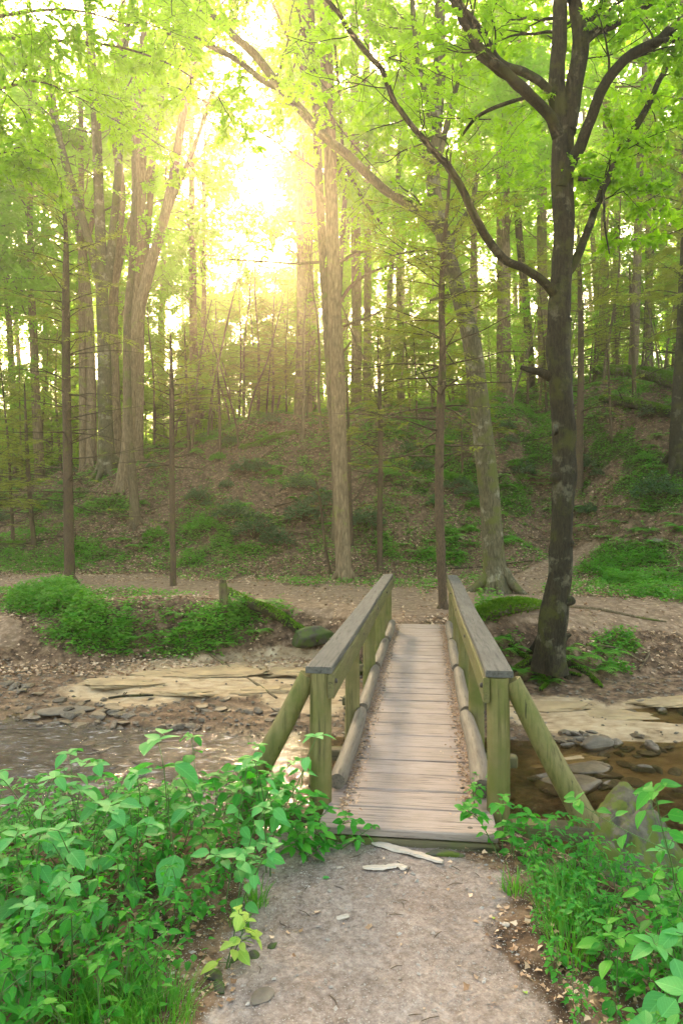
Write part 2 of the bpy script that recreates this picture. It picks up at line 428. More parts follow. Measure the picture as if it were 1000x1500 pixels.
# ------------------------------------------------------------------ zones of the ground (fixed to the place through the terrain)
def cap2(px, py, a, b, w):
    ax, ay = a; bx, by = b; dx, dy = bx - ax, by - ay
    t = np.clip(((px - ax) * dx + (py - ay) * dy) / (dx * dx + dy * dy + 1e-9), 0, 1)
    d = np.hypot(px - ax - t * dx, (py - ay - t * dy))
    return d / w
def ell(px, py, cx, cy, rx, ry): return 1 - sst(.65, 1.15, np.hypot((px - cx) / rx, (py - cy) / ry))
def path_mask(x, y, z):
    px, py = proj(x, y, z)
    nx = fbm(x * 2.2, y * 2.2, 3, 71) * .22
    L = np.interp(y, [-5, 2.6, 3.3, 3.95, 4.4], [-1.0, -.62, -.52, -.42, -.42]) + nx; Rr = np.interp(y, [-5, 2.6, 3.3, 4.0, 4.4], [1.2, .80, .80, .78, .7]) + nx
    near = sst(-.08, .14, x - L) * sst(-.08, .14, Rr - x) * (y < 4.6)
    w = fbm(x * .8, y * .8, 3, 72)
    segs = [((-400, 856), (0, 852), 11), ((0, 852), (200, 853), 11), ((200, 853), (350, 866), 13), ((350, 866), (480, 882), 20), ((480, 882), (610, 888), 26),
            ((610, 888), (750, 868), 20), ((750, 868), (830, 822), 20), ((830, 822), (870, 798), 9), ((760, 890), (1100, 915), 24), ((-100, 925), (10, 925), 24)]
    far = np.zeros_like(x)
    for a, b, ww in segs: far = np.maximum(far, 1 - sst(.75, 1.2, cap2(px, py, a, b, ww) + w * .25))
    far = far * (y > 12)
    return np.maximum(near, far)
GREEN = [(215, 925, 165, 42), (75, 885, 60, 25), (370, 900, 60, 20), (70, 812, 110, 20), (280, 812, 140, 26), (330, 770, 110, 26), (620, 800, 85, 30), (640, 815, 60, 18),
         (840, 985, 90, 22), (745, 960, 30, 40), (900, 940, 40, 20), (800, 1005, 60, 10), (930, 830, 90, 38), (960, 880, 70, 14), (430, 690, 80, 25), (210, 660, 45, 14), (120, 740, 90, 22), (590, 650, 120, 40), (640, 700, 120, 30), (780, 640, 60, 50),
         (880, 640, 60, 50), (930, 690, 80, 40), (870, 710, 60, 30), (720, 900, 35, 16), (700, 720, 90, 20), (900, 580, 120, 25), (640, 560, 140, 40), (350, 640, 60, 15), (20, 640, 70, 60),(760,610,80,40),(960,730,50,30),(740,740,40,18)]
def green_mask(x, y, z):
    px, py = proj(x, y, z); g = np.zeros_like(x)
    jx = 18 * fbm(x * .9, y * .9, 3, 81); jy = 9 * fbm(x * .9, y * .9, 3, 82)
    for cx, cy, rx, ry in GREEN: g = np.maximum(g, ell(px + jx, py + jy, cx, cy, rx, ry))
    n = sst(-.28, .35, fbm(x * 1.3, y * 1.3, 4, 83))
    rest = .42 * sst(0, .4, fbm(x * .5, y * .5, 4, 84)) * sst(23, 26, y)
    beyond = .6 * sst(36, 40, y)
    g = np.maximum(np.maximum(np.maximum(g * (.12 + .88 * n), rest), beyond), .07 * (y > 16))
    return g * (1 - path_mask(x, y, z)) * (y > 12.3)
def sand_mask(x, y, z):
    px, py = proj(x, y, z); g = np.zeros_like(x)
    j = 14 * fbm(x, y, 3, 91)
    for cx, cy, rx, ry in [(330, 992, 190, 34), (430, 985, 90, 40), (450, 1020, 70, 25), (200, 1010, 120, 22), (820, 1045, 85, 26), (930, 1060, 90, 35), (900, 1110, 130, 60)]:
        g = np.maximum(g, ell(px + j, py + j * .5, cx, cy, rx, ry))
    return g * (y < 14.2) * (y > 5.5) * (z < -.7)

def build_ground():
    ys = np.concatenate([np.linspace(-60, .8, 30)[:-1], .8 * 1.0062 ** np.arange(880)])
    ys = ys[ys < 190]
    t = np.linspace(-1, 1, 620); tt = np.sign(t) * (np.abs(t) * .72 + .28 * np.abs(t) ** 7 * 4)
    Yg = np.repeat(ys[:, None], len(t), 1); Xg = tt[None] * (np.maximum(ys, 0) * .82 + 2.2 + np.clip(-ys, 0, 60) * .8)[:, None]
    x, y = Xg.ravel(), Yg.ravel(); z = terrain(x, y)
    pm = path_mask(x, y, z); gm = green_mask(x, y, z); sm = sand_mask(x, y, z)
    # leafy roughness off the paths
    z = z + (1 - pm) * (1 - sm) * .03 * fbm(x * 7, y * 7, 3, 101) * sst(0, 1, (y > 4)) + pm * .006 * fbm(x * 22, y * 22, 3, 103)
    mb = MB(); nr, nc = Xg.shape
    i = np.arange(nr - 1)[:, None] * nc; j = np.arange(nc - 1)[None]
    f = np.stack([i + j, i + j + 1, i + nc + j + 1, i + nc + j], -1).reshape(-1, 4)
    mb.add(np.stack([x, y, z], 1), f)
    g = G('forest_floor'); p = g.pos()
    at_ = g.n('ShaderNodeAttribute'); at_.attribute_name = 'zone'
    sp = g.n('ShaderNodeSeparateColor'); g.l(at_.outputs['Color'], sp.inputs[0])
    nb = g.noise(.8, 5, .6, p); nm = g.noise(6, 7, .7, p); nf = g.noise(45, 4, .7, p); nx = g.noise(21, 7, .78, p, .1)
    soil = g.ramp(nm, [(.34, (.03, .017, .01)), (.5, (.12, .07, .04)), (.68, (.31, .20, .125))])
    pmix = g.math('ADD', g.math('MULTIPLY', nx, .45), g.math('ADD', g.math('MULTIPLY', nf, .3), g.math('MULTIPLY', g.noise(3.1, 6, .6, p), .25)))
    pathn = g.ramp(pmix, [(.36, (.085, .062, .05)), (.44, (.20, .15, .122)), (.53, (.32, .25, .212)), (.64, (.49, .41, .36))])
    pathn = g.mix(g.mr(nb, .42, .62, 0, .55), pathn, g.mix(1.0, pathn, (.66, .60, .56), 'MULTIPLY'))
    pathf = g.ramp(nm, [(.3, (.11, .065, .038)), (.5, (.22, .14, .088)), (.62, (.33, .225, .15)), (.8, (.45, .33, .23))])
    sy = g.n('ShaderNodeSeparateXYZ'); g.l(p, sy.inputs[0])
    pathc = g.mix(g.mr(sy.outputs[1], 5, 12), pathn, pathf)
    sand = g.ramp(g.noise(3.5, 6, .6, g.pos((1.1, 1.9, 1)), .4), [(.27, (.09, .055, .03)), (.36, (.29, .195, .11)), (.5, (.42, .30, .185)), (.72, (.53, .41, .27))])
    nv = g.noise(26, 5, .7, p)
    moss = g.ramp(nv, [(.3, (.02, .035, .008)), (.6, (.045, .075, .012)), (.8, (.09, .12, .02))])
    jit = g.math('MULTIPLY', g.math('SUBTRACT', g.math('ADD', g.math('MULTIPLY', nx, .5), g.math('MULTIPLY', g.noise(2.6, 6, .7, p), .6)), .55), 1.6)
    col = g.mix(g.mr(g.math('ADD', sp.outputs[1], jit), .35, .7, 0, .8), soil, moss)
    col = g.mix(g.mr(g.math('ADD', sp.outputs[2], jit), .15, .6), col, sand)
    col = g.mix(g.mr(g.math('ADD', sp.outputs[0], jit), .25, .62), col, pathc)
    wet = g.mr(sy.outputs[2], -1.03, -.95)
    col = g.mix(wet, g.mix(1.0, col, (.60, .53, .43), 'MULTIPLY'), col)
    h = g.math('ADD', g.math('MULTIPLY', nm, .8), g.math('ADD', g.math('MULTIPLY', nx, .5), g.math('MULTIPLY', nf, .35)))
    g.done(g.princ(col, g.mr(sy.outputs[2], -1.0, -.93, .45, .92), g.bump(h, .7, .035), .25))
    o = mb.build('ground', g.m)
    ca = o.data.color_attributes.new('zone', 'FLOAT_COLOR', 'POINT')
    ca.data.foreach_set('color', np.stack([pm, gm, sm, np.ones_like(pm)], 1).astype(np.float32).ravel())
    tag(o, 'forest floor with trodden dirt path, creek banks and leafy hillside', None, None, 'structure')
build_ground()

# ------------------------------------------------------------------ water
def build_water():
    xs = np.concatenate([np.linspace(-40, -9, 20)[:-1], np.linspace(-9, -1, 200)[:-1], np.linspace(-1, 9, 130)[:-1], np.linspace(9, 40, 20)]); ys = np.linspace(2.0, 13.4, 250)
    X, Y = np.meshgrid(xs, ys); x, y = X.ravel(), Y.ravel()
    rif = sst(-.2, -1.6, x) * sst(10.6, 9.4, y)
    a = 1 - np.abs(fbm(x * 1.6 + y * .6, y * 3.8, 4, 111)); z = -1.0 + rif * .10 * (a - .7) + .003 * fbm(x * 2, y * 4, 2, 113)
    mb = MB(); nr, nc = X.shape; i = np.arange(nr - 1)[:, None] * nc; j = np.arange(nc - 1)[None]
    mb.add(np.stack([x, y, z], 1), np.stack([i + j, i + j + 1, i + nc + j + 1, i + nc + j], -1).reshape(-1, 4))
    g = G('creek_water'); p = g.pos((1.2, 3.2, 1))
    n = g.noise(4.5, 5, .65, p, .8); n2 = g.noise(2.0, 3, .5, g.pos((1, 2.4, 1)))
    at_ = g.n('ShaderNodeAttribute'); at_.attribute_name = 'riffle'
    b = g.n('ShaderNodeBump'); g.l(n, b.inputs['Height']); b.inputs['Distance'].default_value = .03; g.l(g.mr(at_.outputs['Fac'], 0, 1, .1, .9), b.inputs['Strength'])
    fr = g.n('ShaderNodeFresnel'); fr.inputs[0].default_value = 1.33; g.l(b.outputs[0], fr.inputs['Normal'])
    gl = g.n('ShaderNodeBsdfGlossy'); gl.inputs['Roughness'].default_value = .12; g.l(b.outputs[0], gl.inputs['Normal'])
    tr = g.n('ShaderNodeBsdfTransparent'); tr.inputs[0].default_value = (.74, .68, .54, 1)
    m1 = g.n('ShaderNodeMixShader'); g.l(g.mr(fr.outputs[0], 0, .6, .03, .42), m1.inputs[0]); g.l(tr.outputs[0], m1.inputs[1]); g.l(gl.outputs[0], m1.inputs[2])
    fo = g.n('ShaderNodeBsdfDiffuse'); fo.inputs[0].default_value = (.5, .47, .45, 1)
    murk = g.n('ShaderNodeBsdfDiffuse'); murk.inputs[0].default_value = (.085, .07, .065, 1)
    m2 = g.n('ShaderNodeMixShader'); g.l(g.math('MULTIPLY', at_.outputs['Fac'], g.mr(g.noise(3.2, 5, .7, g.pos((1.0, 5.5, 1)), 1.4), .55, .70, 0, .75)), m2.inputs[0])
    m0 = g.n('ShaderNodeMixShader'); g.l(g.math('MULTIPLY', at_.outputs['Fac'], .34), m0.inputs[0]); g.l(m1.outputs[0], m0.inputs[1]); g.l(murk.outputs[0], m0.inputs[2])
    g.l(m0.outputs[0], m2.inputs[1]); g.l(fo.outputs[0], m2.inputs[2]); g.done(m2.outputs[0])
    o = mb.build('water', g.m)
    aa = o.data.attributes.new('riffle', 'FLOAT', 'POINT'); aa.data.foreach_set('value', rif.astype(np.float32))
    tag(o, 'shallow clear creek water with riffles under the footbridge', None, None, 'structure')
build_water()

# ------------------------------------------------------------------ footbridge
def box_mesh(mb, c, s, rot=None, mat=0, bev=.006, rng=None, wob=0.0):
    """chamfered box: centre c, full size s"""
    hx, hy, hz = [a / 2 for a in s]; b = min(bev, hx * .4, hy * .4, hz * .4)
    v = []
    for sx in (-1, 1):
        for sy in (-1, 1):
            for sz in (-1, 1):
                v += [(sx * hx, sy * (hy - b), sz * (hz - b)), (sx * (hx - b), sy * hy, sz * (hz - b)), (sx * (hx - b), sy * (hy - b), sz * hz)]
    v = np.array(v)
    if rng is not None and wob: v = v + rng.uniform(-wob, wob, v.shape)
    q = lambda sx, sy, sz: ((sx > 0) * 4 + (sy > 0) * 2 + (sz > 0)) * 3
    f4 = []; f3 = []
    cyc = [(-1, -1), (1, -1), (1, 1), (-1, 1)]
    for s_ in (-1, 1):
        o = 1 if s_ > 0 else -1
        a = [q(s_, y, z) for y, z in cyc]; f4.append(a[::o])
        a = [q(x, s_, z) + 1 for x, z in cyc]; f4.append(a[::-o])
        a = [q(x, y, s_) + 2 for x, y in cyc]; f4.append(a[::o])
    for s1 in (-1, 1):
        for s2 in (-1, 1):
            f4.append([q(-1, s1, s2) + 1, q(1, s1, s2) + 1, q(1, s1, s2) + 2, q(-1, s1, s2) + 2])
            f4.append([q(s1, -1, s2) + 0, q(s1, 1, s2) + 0, q(s1, 1, s2) + 2, q(s1, -1, s2) + 2])
            f4.append([q(s1, s2, -1) + 0, q(s1, s2, 1) + 0, q(s1, s2, 1) + 1, q(s1, s2, -1) + 1])
    for sx in (-1, 1):
        for sy in (-1, 1):
            for sz in (-1, 1): a = q(sx, sy, sz); f3.append([a, a + 1, a + 2])
    if rot is not None: v = v @ np.asarray(rot).T
    v = v + np.asarray(c)
    n0 = mb.n; mb.add(v, np.array(f4), mat)
    mb.f[3].append(np.array(f3) + n0); mb.m[3].append(np.full(8, mat, np.int32)); mb.uv[3].append(np.zeros((24, 2)))
def rotz(a): return np.array([[cos(a), -sin(a), 0], [sin(a), cos(a), 0], [0, 0, 1]])
def roty(a): return np.array([[cos(a), 0, sin(a)], [0, 1, 0], [-sin(a), 0, cos(a)]])

def build_bridge():
    rng = RS(4)
    BR = empty('footbridge', (-.125, 0, 0), -math.atan(.125))     # local y runs along the bridge
    k = math.cos(math.atan(.125))
    tag(BR, 'weathered wooden plank footbridge with railings crossing the creek', 'footbridge')
    S = lambda Y: Y / k
    W = .575
    # deck planks
    mb = MB(); y = S(4.08); i = 0; nails = MB(); lit = []
    while y < S(12.35):
        w = rng.uniform(.28, .40) if y < 6.6 else rng.uniform(.19, .30); xo = rng.uniform(-.015, .015)
        if i == 0: w = .33
        box_mesh(mb, (xo, y + w / 2, -.025 + rng.uniform(-.004, .004)), (1.06 + rng.uniform(-.03, .03), w - .014, .05), rotz(rng.uniform(-.006, .006)), 0, .007, rng, .0035)
        for sx in (-.37, .37):
            for dy in (-.25, .25):
                c = (sx + xo + rng.uniform(-.02, .02), y + w / 2 + dy * w * .9, .0045)
                th = np.arange(8) / 8 * 2 * pi
                v = np.vstack([np.c_[np.cos(th) * .019, np.sin(th) * .019, np.zeros(8)], [[0, 0, .003]]]) + c
                nails.add(v, np.stack([np.arange(8), (np.arange(8) + 1) % 8, np.full(8, 8)], -1))
        y += w; i += 1
    o = mb.build('deck', M['deck'], BR, False)
    nl = nails.build('nail', M['nail'], o)
    nl['kind'] = 'stuff'
    # end sill
    mb = MB(); box_mesh(mb, (0, S(4.12), -.115), (1.08, .09, .12), None, 0, .012, rng, .01); mb.build('end_beam', M['joist'], BR, False)
    # stringers
    for sx in (-.38, .38):
        mb = MB(); box_mesh(mb, (sx, S(8.2), -.17), (.16, S(8.0), .22), None, 0, .02); mb.build('stringer', M['joist'], BR, False)
    YP = [4.46 + 1.9 * q for q in range(5)]
    for q, Y in enumerate(YP):
        yy = S(Y)
        # crossbeam sticking out on both sides
        if q:
            mb = MB(); box_mesh(mb, (.02, yy, -.335), (1.84, .13, .10), None, 0, .01, rng, .004)
            mb.build('crossbeam', M['joist'], BR, False)
        for s in (-1, 1):
            mb = MB(); r = .073 if q == 0 else rng.uniform(.068, .076)
            zb = -.30
            P = catmull([(s * W, yy, zb), (s * W + rng.uniform(-.006, .006), yy, .3), (s * (W), yy, .858)], 14)
            tube(mb, P, np.linspace(r * 1.02, r * .97, 14), 16, 0, .05, 10 + q * 3 + s)
            po = mb.build('post', M['post'], BR)
            for zz, sg, x0 in ((.80, -s, s * (W - .103)), (.10, s, s * (W + r * .97))):
                mb = MB(); tube(mb, [(x0 - sg * .006, yy, zz), (x0 + sg * .004, yy, zz), (x0 + sg * .010, yy, zz)], [.017, .017, .010], 10); mb.build('bolt', M['nail'], po)
    # sill under the braces at the near end
    for s in (-1, 1):
        mb = MB(); box_mesh(mb, (s * .90, S(4.46) - .02, -.10), (.50, .13, .09), None, 0, .01, rng, .004); mb.build('outrigger', M['joist'], BR, False)
        mb = MB()
        P = catmull([(s * (W + .085), S(4.46) + .02, .83), (s * (W + .31), S(4.46) + .01, .39), (s * 1.13, S(4.46), -.06)], 12)
        tube(mb, P, np.linspace(.062, .078, 12), 14, 0, .06, 40 + s); b = mb.build('brace', M['post'], BR)
        if s < 0: b['label'] = 'slanting brace post half hidden by leaves'
    # railings
    for s in (-1, 1):
        n = 40; ysr = np.linspace(S(4.40), S(12.35), n)
        sag = .0 + .006 * np.sin(np.linspace(0, 9, n) + s)
        # cap as bent box strip
        for nm, mat, cx, hw, zt, zb in (('handrail_cap', 'cap', 0, .086, .905, .862), ('rail_beam', 'beam', -s * .082, .02, .858, .70)):
            mb = MB(); V = []; bv = .006
            prof = [(-hw, zb), (hw, zb), (hw, zt - bv), (hw - bv, zt), (-hw + bv, zt), (-hw, zt - bv)]
            for a, y in enumerate(ysr):
                for (x, z) in prof: V.append((s * W + cx + x + sag[a], y, z + sag[a] * .6))
            m_ = len(prof); f = []
            for a in range(n - 1):
                for b in range(m_): f.append((a * m_ + b, a * m_ + (b + 1) % m_, (a + 1) * m_ + (b + 1) % m_, (a + 1) * m_ + b))
            mb.add(np.array(V), np.array(f)[:, ::-1])
            for a in (0, n - 1):
                base = a * m_
                e = np.array([(0, 1, 2, 5), (5, 2, 3, 4)])
                mb.add(np.array(V)[base:base + m_], e)
            mb.build(nm, M[mat], BR, False)
        # curb logs, one per bay
        for q in range(4):
            y0, y1 = S(YP[q] + (.10 if q else -.02)), S(YP[q + 1] - .02)
            if q == 0: y0 = S(4.62) if s > 0 else S(4.62)
            mb = MB(); n2 = 18; x = s * .49 + rng.uniform(-.012, .012)
            P = catmull([(x, y0, .072), (x + rng.uniform(-.015, .015), (y0 + y1) / 2, .075), (x + rng.uniform(-.01, .01), y1, .07)], n2)
            r = rng.uniform(.06, .072); R = np.linspace(r, r * .92, n2); R[0] *= .86; R[-1] *= .9
            tube(mb, P, R, 16, 0, .05, 60 + q * 5 + s); mb.build('curb_log', M['log'], BR)
    return BR
build_bridge()

# ------------------------------------------------------------------ foliage helpers
def sprays(ml, mw, A, D, L, K, size, tpl, rng, mat=0, ang=55, tilt=.35, droop=.12, twr=.004, twmat=1, tiplen=1.0):
    """leafy twigs: alternate leaves along straight twigs, held roughly level"""
    A = np.asarray(A, float); D = np.asarray(D, float); n = len(A)
    if n == 0: return
    D = D / (np.linalg.norm(D, axis=1)[:, None] + 1e-9); L = np.broadcast_to(L, (n,))
    up = np.tile([0, 0, 1.], (n, 1)) + rng.normal(0, tilt * .6, (n, 3))
    Sd = np.cross(D, up); Sd /= np.linalg.norm(Sd, axis=1)[:, None] + 1e-9
    t = np.linspace(.12, 1.0, K)
    P = A[:, None] + D[:, None] * (L[:, None] * t[None])[..., None] + rng.normal(0, size * .12, (n, K, 3))
    P[..., 2] -= droop * L[:, None] * t[None] ** 2
    sg = np.where(np.arange(K) % 2, 1., -1.)[None] * np.ones((n, 1)); sg[:, -1] = 0
    a = radians(ang) * (1 + rng.normal(0, .25, (n, K)))
    LD = D[:, None] * np.cos(a)[..., None] + Sd[:, None] * (np.sin(a) * sg)[..., None]
    LD[..., 2] -= .25 + rng.normal(0, .2, (n, K))
    N = up[:, None] + rng.normal(0, tilt, (n, K, 3))
    S = size * (1.1 - .35 * t[None] ** 2) * rng.uniform(.65, 1.25, (n, K))
    keep = rng.rand(n, K) < .93
    scatter_tpl(ml, tpl, P[keep], LD[keep], N[keep], S[keep], mat)
    if mw is not None:
        B = A + D * L[:, None] * .95; B[:, 2] -= droop * L * .9
        twigs(mw, A, B, twr, twr * .4, twmat)
def wander(p, d, L, n, rng, j=.12, up=0.0):
    pts = [np.array(p, float)]; d = unit(d)
    for i in range(n):
        d = unit(d + rng.normal(0, j, 3) + np.array([0, 0, up])); pts.append(pts[-1] + d * L / n)
    return np.array(pts)
def side_dir(d, rng, a0=35, a1=65, flat=.5):
    d = unit(d); r = rng.normal(0, 1, 3); r[2] *= flat; r = unit(r - d * r.dot(d)); a = radians(rng.uniform(a0, a1))
    return unit(d * cos(a) + r * sin(a))
def branch_out(wood, T, p, d, L, r, lvl, rng, j=.13, up=.03, kids=(4, 6), seg=(8, 6, 4, 3), start=.3, shrink=.58):
    """woody branch with side branches; collects leaf-bearing twig starts in T"""
    n = 7 if lvl > 0 else 4
    P = wander(p, d, L, n, rng, j, up); Pc = catmull(P, n * (2 if lvl > 0 else 1) + 1)
    tube(wood, Pc, np.linspace(r, r * .3, len(Pc)), seg[max(0, 3 - lvl)] if lvl < 4 else 8, 0, .05, int(rng.randint(999)), caps=False)
    if lvl == 0:
        for t in np.linspace(.15, 1, 5):
            i = min(len(Pc) - 2, int(t * (len(Pc) - 1))); q = Pc[i]
            T.append((q, side_dir(Pc[i + 1] - Pc[i], rng, 20, 70, .35), L * rng.uniform(.3, .55)))
        T.append((Pc[-1], unit(Pc[-1] - Pc[-2]), L * .4)); return
    for t in np.linspace(start, .97, rng.randint(*kids) + 1):
        i = min(len(Pc) - 2, int(t * (len(Pc) - 1)))
        branch_out(wood, T, Pc[i], side_dir(Pc[i + 1] - Pc[i], rng), L * shrink * (1.15 - .5 * t) * rng.uniform(.8, 1.2), max(.004, r * .5 * (1.1 - .5 * t)), lvl - 1, rng, j, up * .5, kids, seg, .25, shrink)
    T.append((Pc[-1], unit(Pc[-1] - Pc[-2]), L * .25))
def px_path(pts, Y, n=24):
    """traced outline of a stem at its real distance: (px, py, half width px, extra metres away)"""
    P = np.array([at(p[0], p[1], Y + (p[3] if len(p) > 3 else 0)) for p in pts]); R = np.array([p[2] / F * (Y + (p[3] if len(p) > 3 else 0)) for p in pts])
    Pc = catmull(P, n); Rc = catmull(np.c_[R, R, R], n)[:, 0]
    return Pc, np.clip(Rc, .003, None)
def flare(mb, base, r, rng, n=6, L=.6, mat=0, drop=.25):
    for k in range(n):
        a = k * 2 * pi / n + rng.uniform(-.3, .3); l = L * rng.uniform(.7, 1.3)
        pts = []
        for t in np.linspace(0, 1, 6):
            x, y = base[0] + cos(a) * (r * .45 + l * t), base[1] + sin(a) * (r * .45 + l * t)
            z = max(gz(x, y) - .02 - drop * t * .3, base[2] - .8) + (1 - t) ** 2.2 * r * 1.5
            pts.append((x, y, z))
        Pp = catmull(pts, 10); tube(mb, Pp, np.linspace(r * .42, .02, 10), 8, mat, .12, int(rng.randint(999)), caps=False)

# ------------------------------------------------------------------ the dark forked maple right of the bridge
def big_maple():
    rng = RS(11); Y = 11.6; b = hit(806, 968); root = empty('maple_tree', tuple(b))
    tag(root, 'dark forked maple with knobbly trunk rising from the bank right of the footbridge', 'tree')
    inv = -np.array(b)
    def fin(mb, name, mats):
        o = mb.build(name, mats, root); o.data.transform(__import__('mathutils').Matrix.Translation(inv)); return o
    mb = MB()
    P, R = px_path([(806, 985, 26), (808, 955, 22), (812, 900, 19.5), (820, 840, 17.5), (823, 760, 16.5), (826, 690, 17), (824, 620, 18), (820, 560, 17.5), (817, 500, 16.5), (819, 440, 17), (822, 400, 15), (826, 330, 15), (823, 270, 16.5), (824, 210, 16), (826, 180, 15)], Y, 90)
    tube(mb, P, R * .90, 28, 0, .17, 3, lump=.26)
    # knots where limbs once left
    for (px, py, s) in ((838, 690, 1), (810, 545, -1), (836, 595, 1), (808, 700, -1), (833, 470, 1), (836, 795, 1), (838, 880, 1), (820, 630, 1), (820, 750, -1)):
        c = at(px, py, Y - .05); pts = [c - np.array([s * .12, 0, 0]), c + np.array([s * .0, -.02, .01]), c + np.array([s * .035, -.03, .02])]
        tube(mb, catmull(pts, 6), [.11, .10, .085, .07, .05, .025], 10, 0, .2, int(px))
    flare(mb, b + np.array([0, 0, .02]), .27, rng, 7, .55)
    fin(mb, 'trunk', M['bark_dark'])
    T = []
    limbs = [
        [(824, 190, 14), (815, 130, 12), (818, 60, 10), (820, 0, 9.5), (826, -90, 8, .2), (820, -200, 6, .3)],
        [(830, 195, 13), (840, 130, 12), (850, 60, 11), (845, 10, 9), (835, -80, 7, -.4), (850, -180, 5, -.6)],
        [(852, 62, 7), (862, 30, 6), (883, 5, 5), (905, -60, 4, -.3), (940, -120, 3, -.5)],
        [(848, 72, 6), (870, 50, 5), (905, 35, 4.5), (945, 12, 4), (990, -20, 3, -.4), (1050, -50, 2.4, -.8)],
        [(822, 275, 9, -.1), (834, 240, 8.5, -.15), (848, 215, 8, -.2), (866, 168, 7.5, -.4), (884, 125, 7, -.6), (920, 82, 6.5, -.8), (965, 55, 6, -1), (1000, 25, 5, -1.2), (1060, -10, 4, -1.6)],
        [(955, 62, 4, -1), (985, 58, 3.5, -1.1), (1020, 60, 3, -1.3), (1080, 70, 2.2, -1.5)],
        [(824, 405, 8, .05), (838, 390, 6.5, .1), (850, 365, 6, .15), (864, 330, 5.5, .2), (885, 275, 5, .3), (905, 235, 4.5, .3), (918, 200, 4, .3)],
        [(903, 240, 5, .3), (912, 215, 4.8, .3), (940, 165, 4.2, .2), (975, 95, 3.6, .1), (1010, 40, 3, 0)],
        [(812, 430, 8, -.1), (795, 412, 7, -.2), (765, 392, 6.5, -.35), (738, 380, 6.5, -.5), (712, 350, 6.5, -.7), (690, 312, 6.5, -.9), (672, 275, 6, -1), (650, 240, 5.8, -1.1), (625, 210, 5.2, -1.2), (600, 178, 4.6, -1.4), (575, 140, 4.5, -1.5), (555, 92, 4.5, -1.6), (520, 55, 4, -1.8), (480, 0, 3.5, -2), (440, -60, 3, -2.2)],
        [(818, 200, 11, -.05), (806, 172, 9.5, -.15), (785, 150, 9, -.3), (762, 128, 9, -.4), (742, 108, 8, -.5), (715, 85, 7.5, -.6), (690, 48, 7, -.7), (672, 15, 6.5, -.8), (655, -30, 6, -.9), (630, -100, 5, -1)],
        [(803, 132, 7, -.2), (790, 120, 6.5, -.3), (765, 107, 6, -.4), (740, 98, 6, -.45), (722, 80, 5.5, -.5), (700, 45, 5, -.6), (680, 20, 5, -.65), (668, -10, 4.5, -.7), (690, -70, 3.6, -.7)],
        [(752, 117, 5, -.42), (735, 108, 5.5, -.48), (712, 88, 5, -.52), (700, 75, 4, -.55), (690, 55, 3.6, -.6)],
    ]
    for i, L in enumerate(limbs):
        mb = MB(); P, R = px_path(L, Y, 12 + 5 * len(L)); P = P + np.cumsum(rng.normal(0, .008, P.shape), 0) * np.linspace(0, 1, len(P))[:, None]
        if i in (8, 9, 10, 11): R = R * .84
        tube(mb, P, R, 12, 0, .14, 50 + i, lump=.25)
        Lt = np.linalg.norm(P[-1] - P[0])
        for t in np.linspace(.5 if i in (8,) else (.55 if i in (4, 6, 9) else .4), 1, int(3 + Lt * 1.7)):
            k = min(len(P) - 2, int(t * (len(P) - 1)))
            d = side_dir(P[k + 1] - P[k], rng, 40, 75, .4)
            branch_out(mb, T, P[k], d, rng.uniform(.8, 1.5), max(.007, R[k] * .3), 1, rng, .16, .02, (2, 4), start=.35)
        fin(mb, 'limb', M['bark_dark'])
    for (pts, r) in (([(806, 552, 8), (790, 545, 6), (775, 542, 4.5), (762, 538, 3)], 0), ([(846, 262, 3, -.2), (880, 270, 2, -.3), (885, 330, 1.4, -.3), (892, 372, 1, -.3)], 1), ([(805, 170, 3, .1), (780, 145, 2.2, .2), (745, 150, 3, .4), (700, 170, 2.8, .6), (675, 200, 2, .8)], 2)):
        mb = MB(); P, R = px_path(pts, Y, 16); tube(mb, P, R, 8, 0, .1, 5); fin(mb, 'dead_limb', M['bark_dark'])
    # leafy boughs in the upper right, hanging from limbs that leave the picture
    mb = MB()
    for k in range(30):
        px, py = rng.uniform(560, 1080), rng.uniform(-260, 190)
        if px < 700 and py > 100: continue
        c = at(px, py, Y + rng.uniform(.4, 3.2)); branch_out(mb, T, c, unit([rng.normal(0, 1), rng.normal(0, .7), -.15]), rng.uniform(1.0, 1.9), .014, 1, rng, .14, 0, (3, 5), start=.1)
    for (px, py) in ((960, 215), (985, 270), (940, 300), (1000, 190), (905, 330), (870, 300), (1010, 330), (900, 260), (955, 140), (990, 120)):
        c = at(px, py, Y + rng.uniform(-.6, 1.2)); branch_out(mb, T, c, unit([rng.normal(.4, 1), rng.normal(0, .7), -.1]), rng.uniform(.6, 1.0), .009, 1, rng, .14, 0, (2, 4), start=.1)
    ml = MB(); A = np.array([t[0] for t in T]); D = np.array([t[1] for t in T]); L = np.clip(np.array([t[2] for t in T]), .22, .6)
    keep = ~((A[:, 2] < at(0, 380, Y)[2])); A, D, L = A[keep], D[keep], L[keep]
    front = (A[:, 1] < Y - .5) & (A[:, 0] / A[:, 1] * F + 500 < 900) & (rng.rand(len(A)) < .8); A, D, L = A[~front], D[~front], L[~front]
    sprays(ml, mb, A, D, L, 13, .088, MAPLE, rng, 0, 58, .4, .1, .003, 1)
    # merge twig wood (slot 1) into the crown
    for k in (3, 4):
        ml.f[k] += [f + ml.n for f in mb.f[k]]; ml.m[k] += [np.ones_like(m) for m in mb.m[k]]; ml.uv[k] += mb.uv[k]
    ml.v += mb.v; ml.n += mb.n
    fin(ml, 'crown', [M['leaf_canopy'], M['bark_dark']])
    print('maple leaves', len(A) * 9)
big_maple()
from mathutils import Matrix
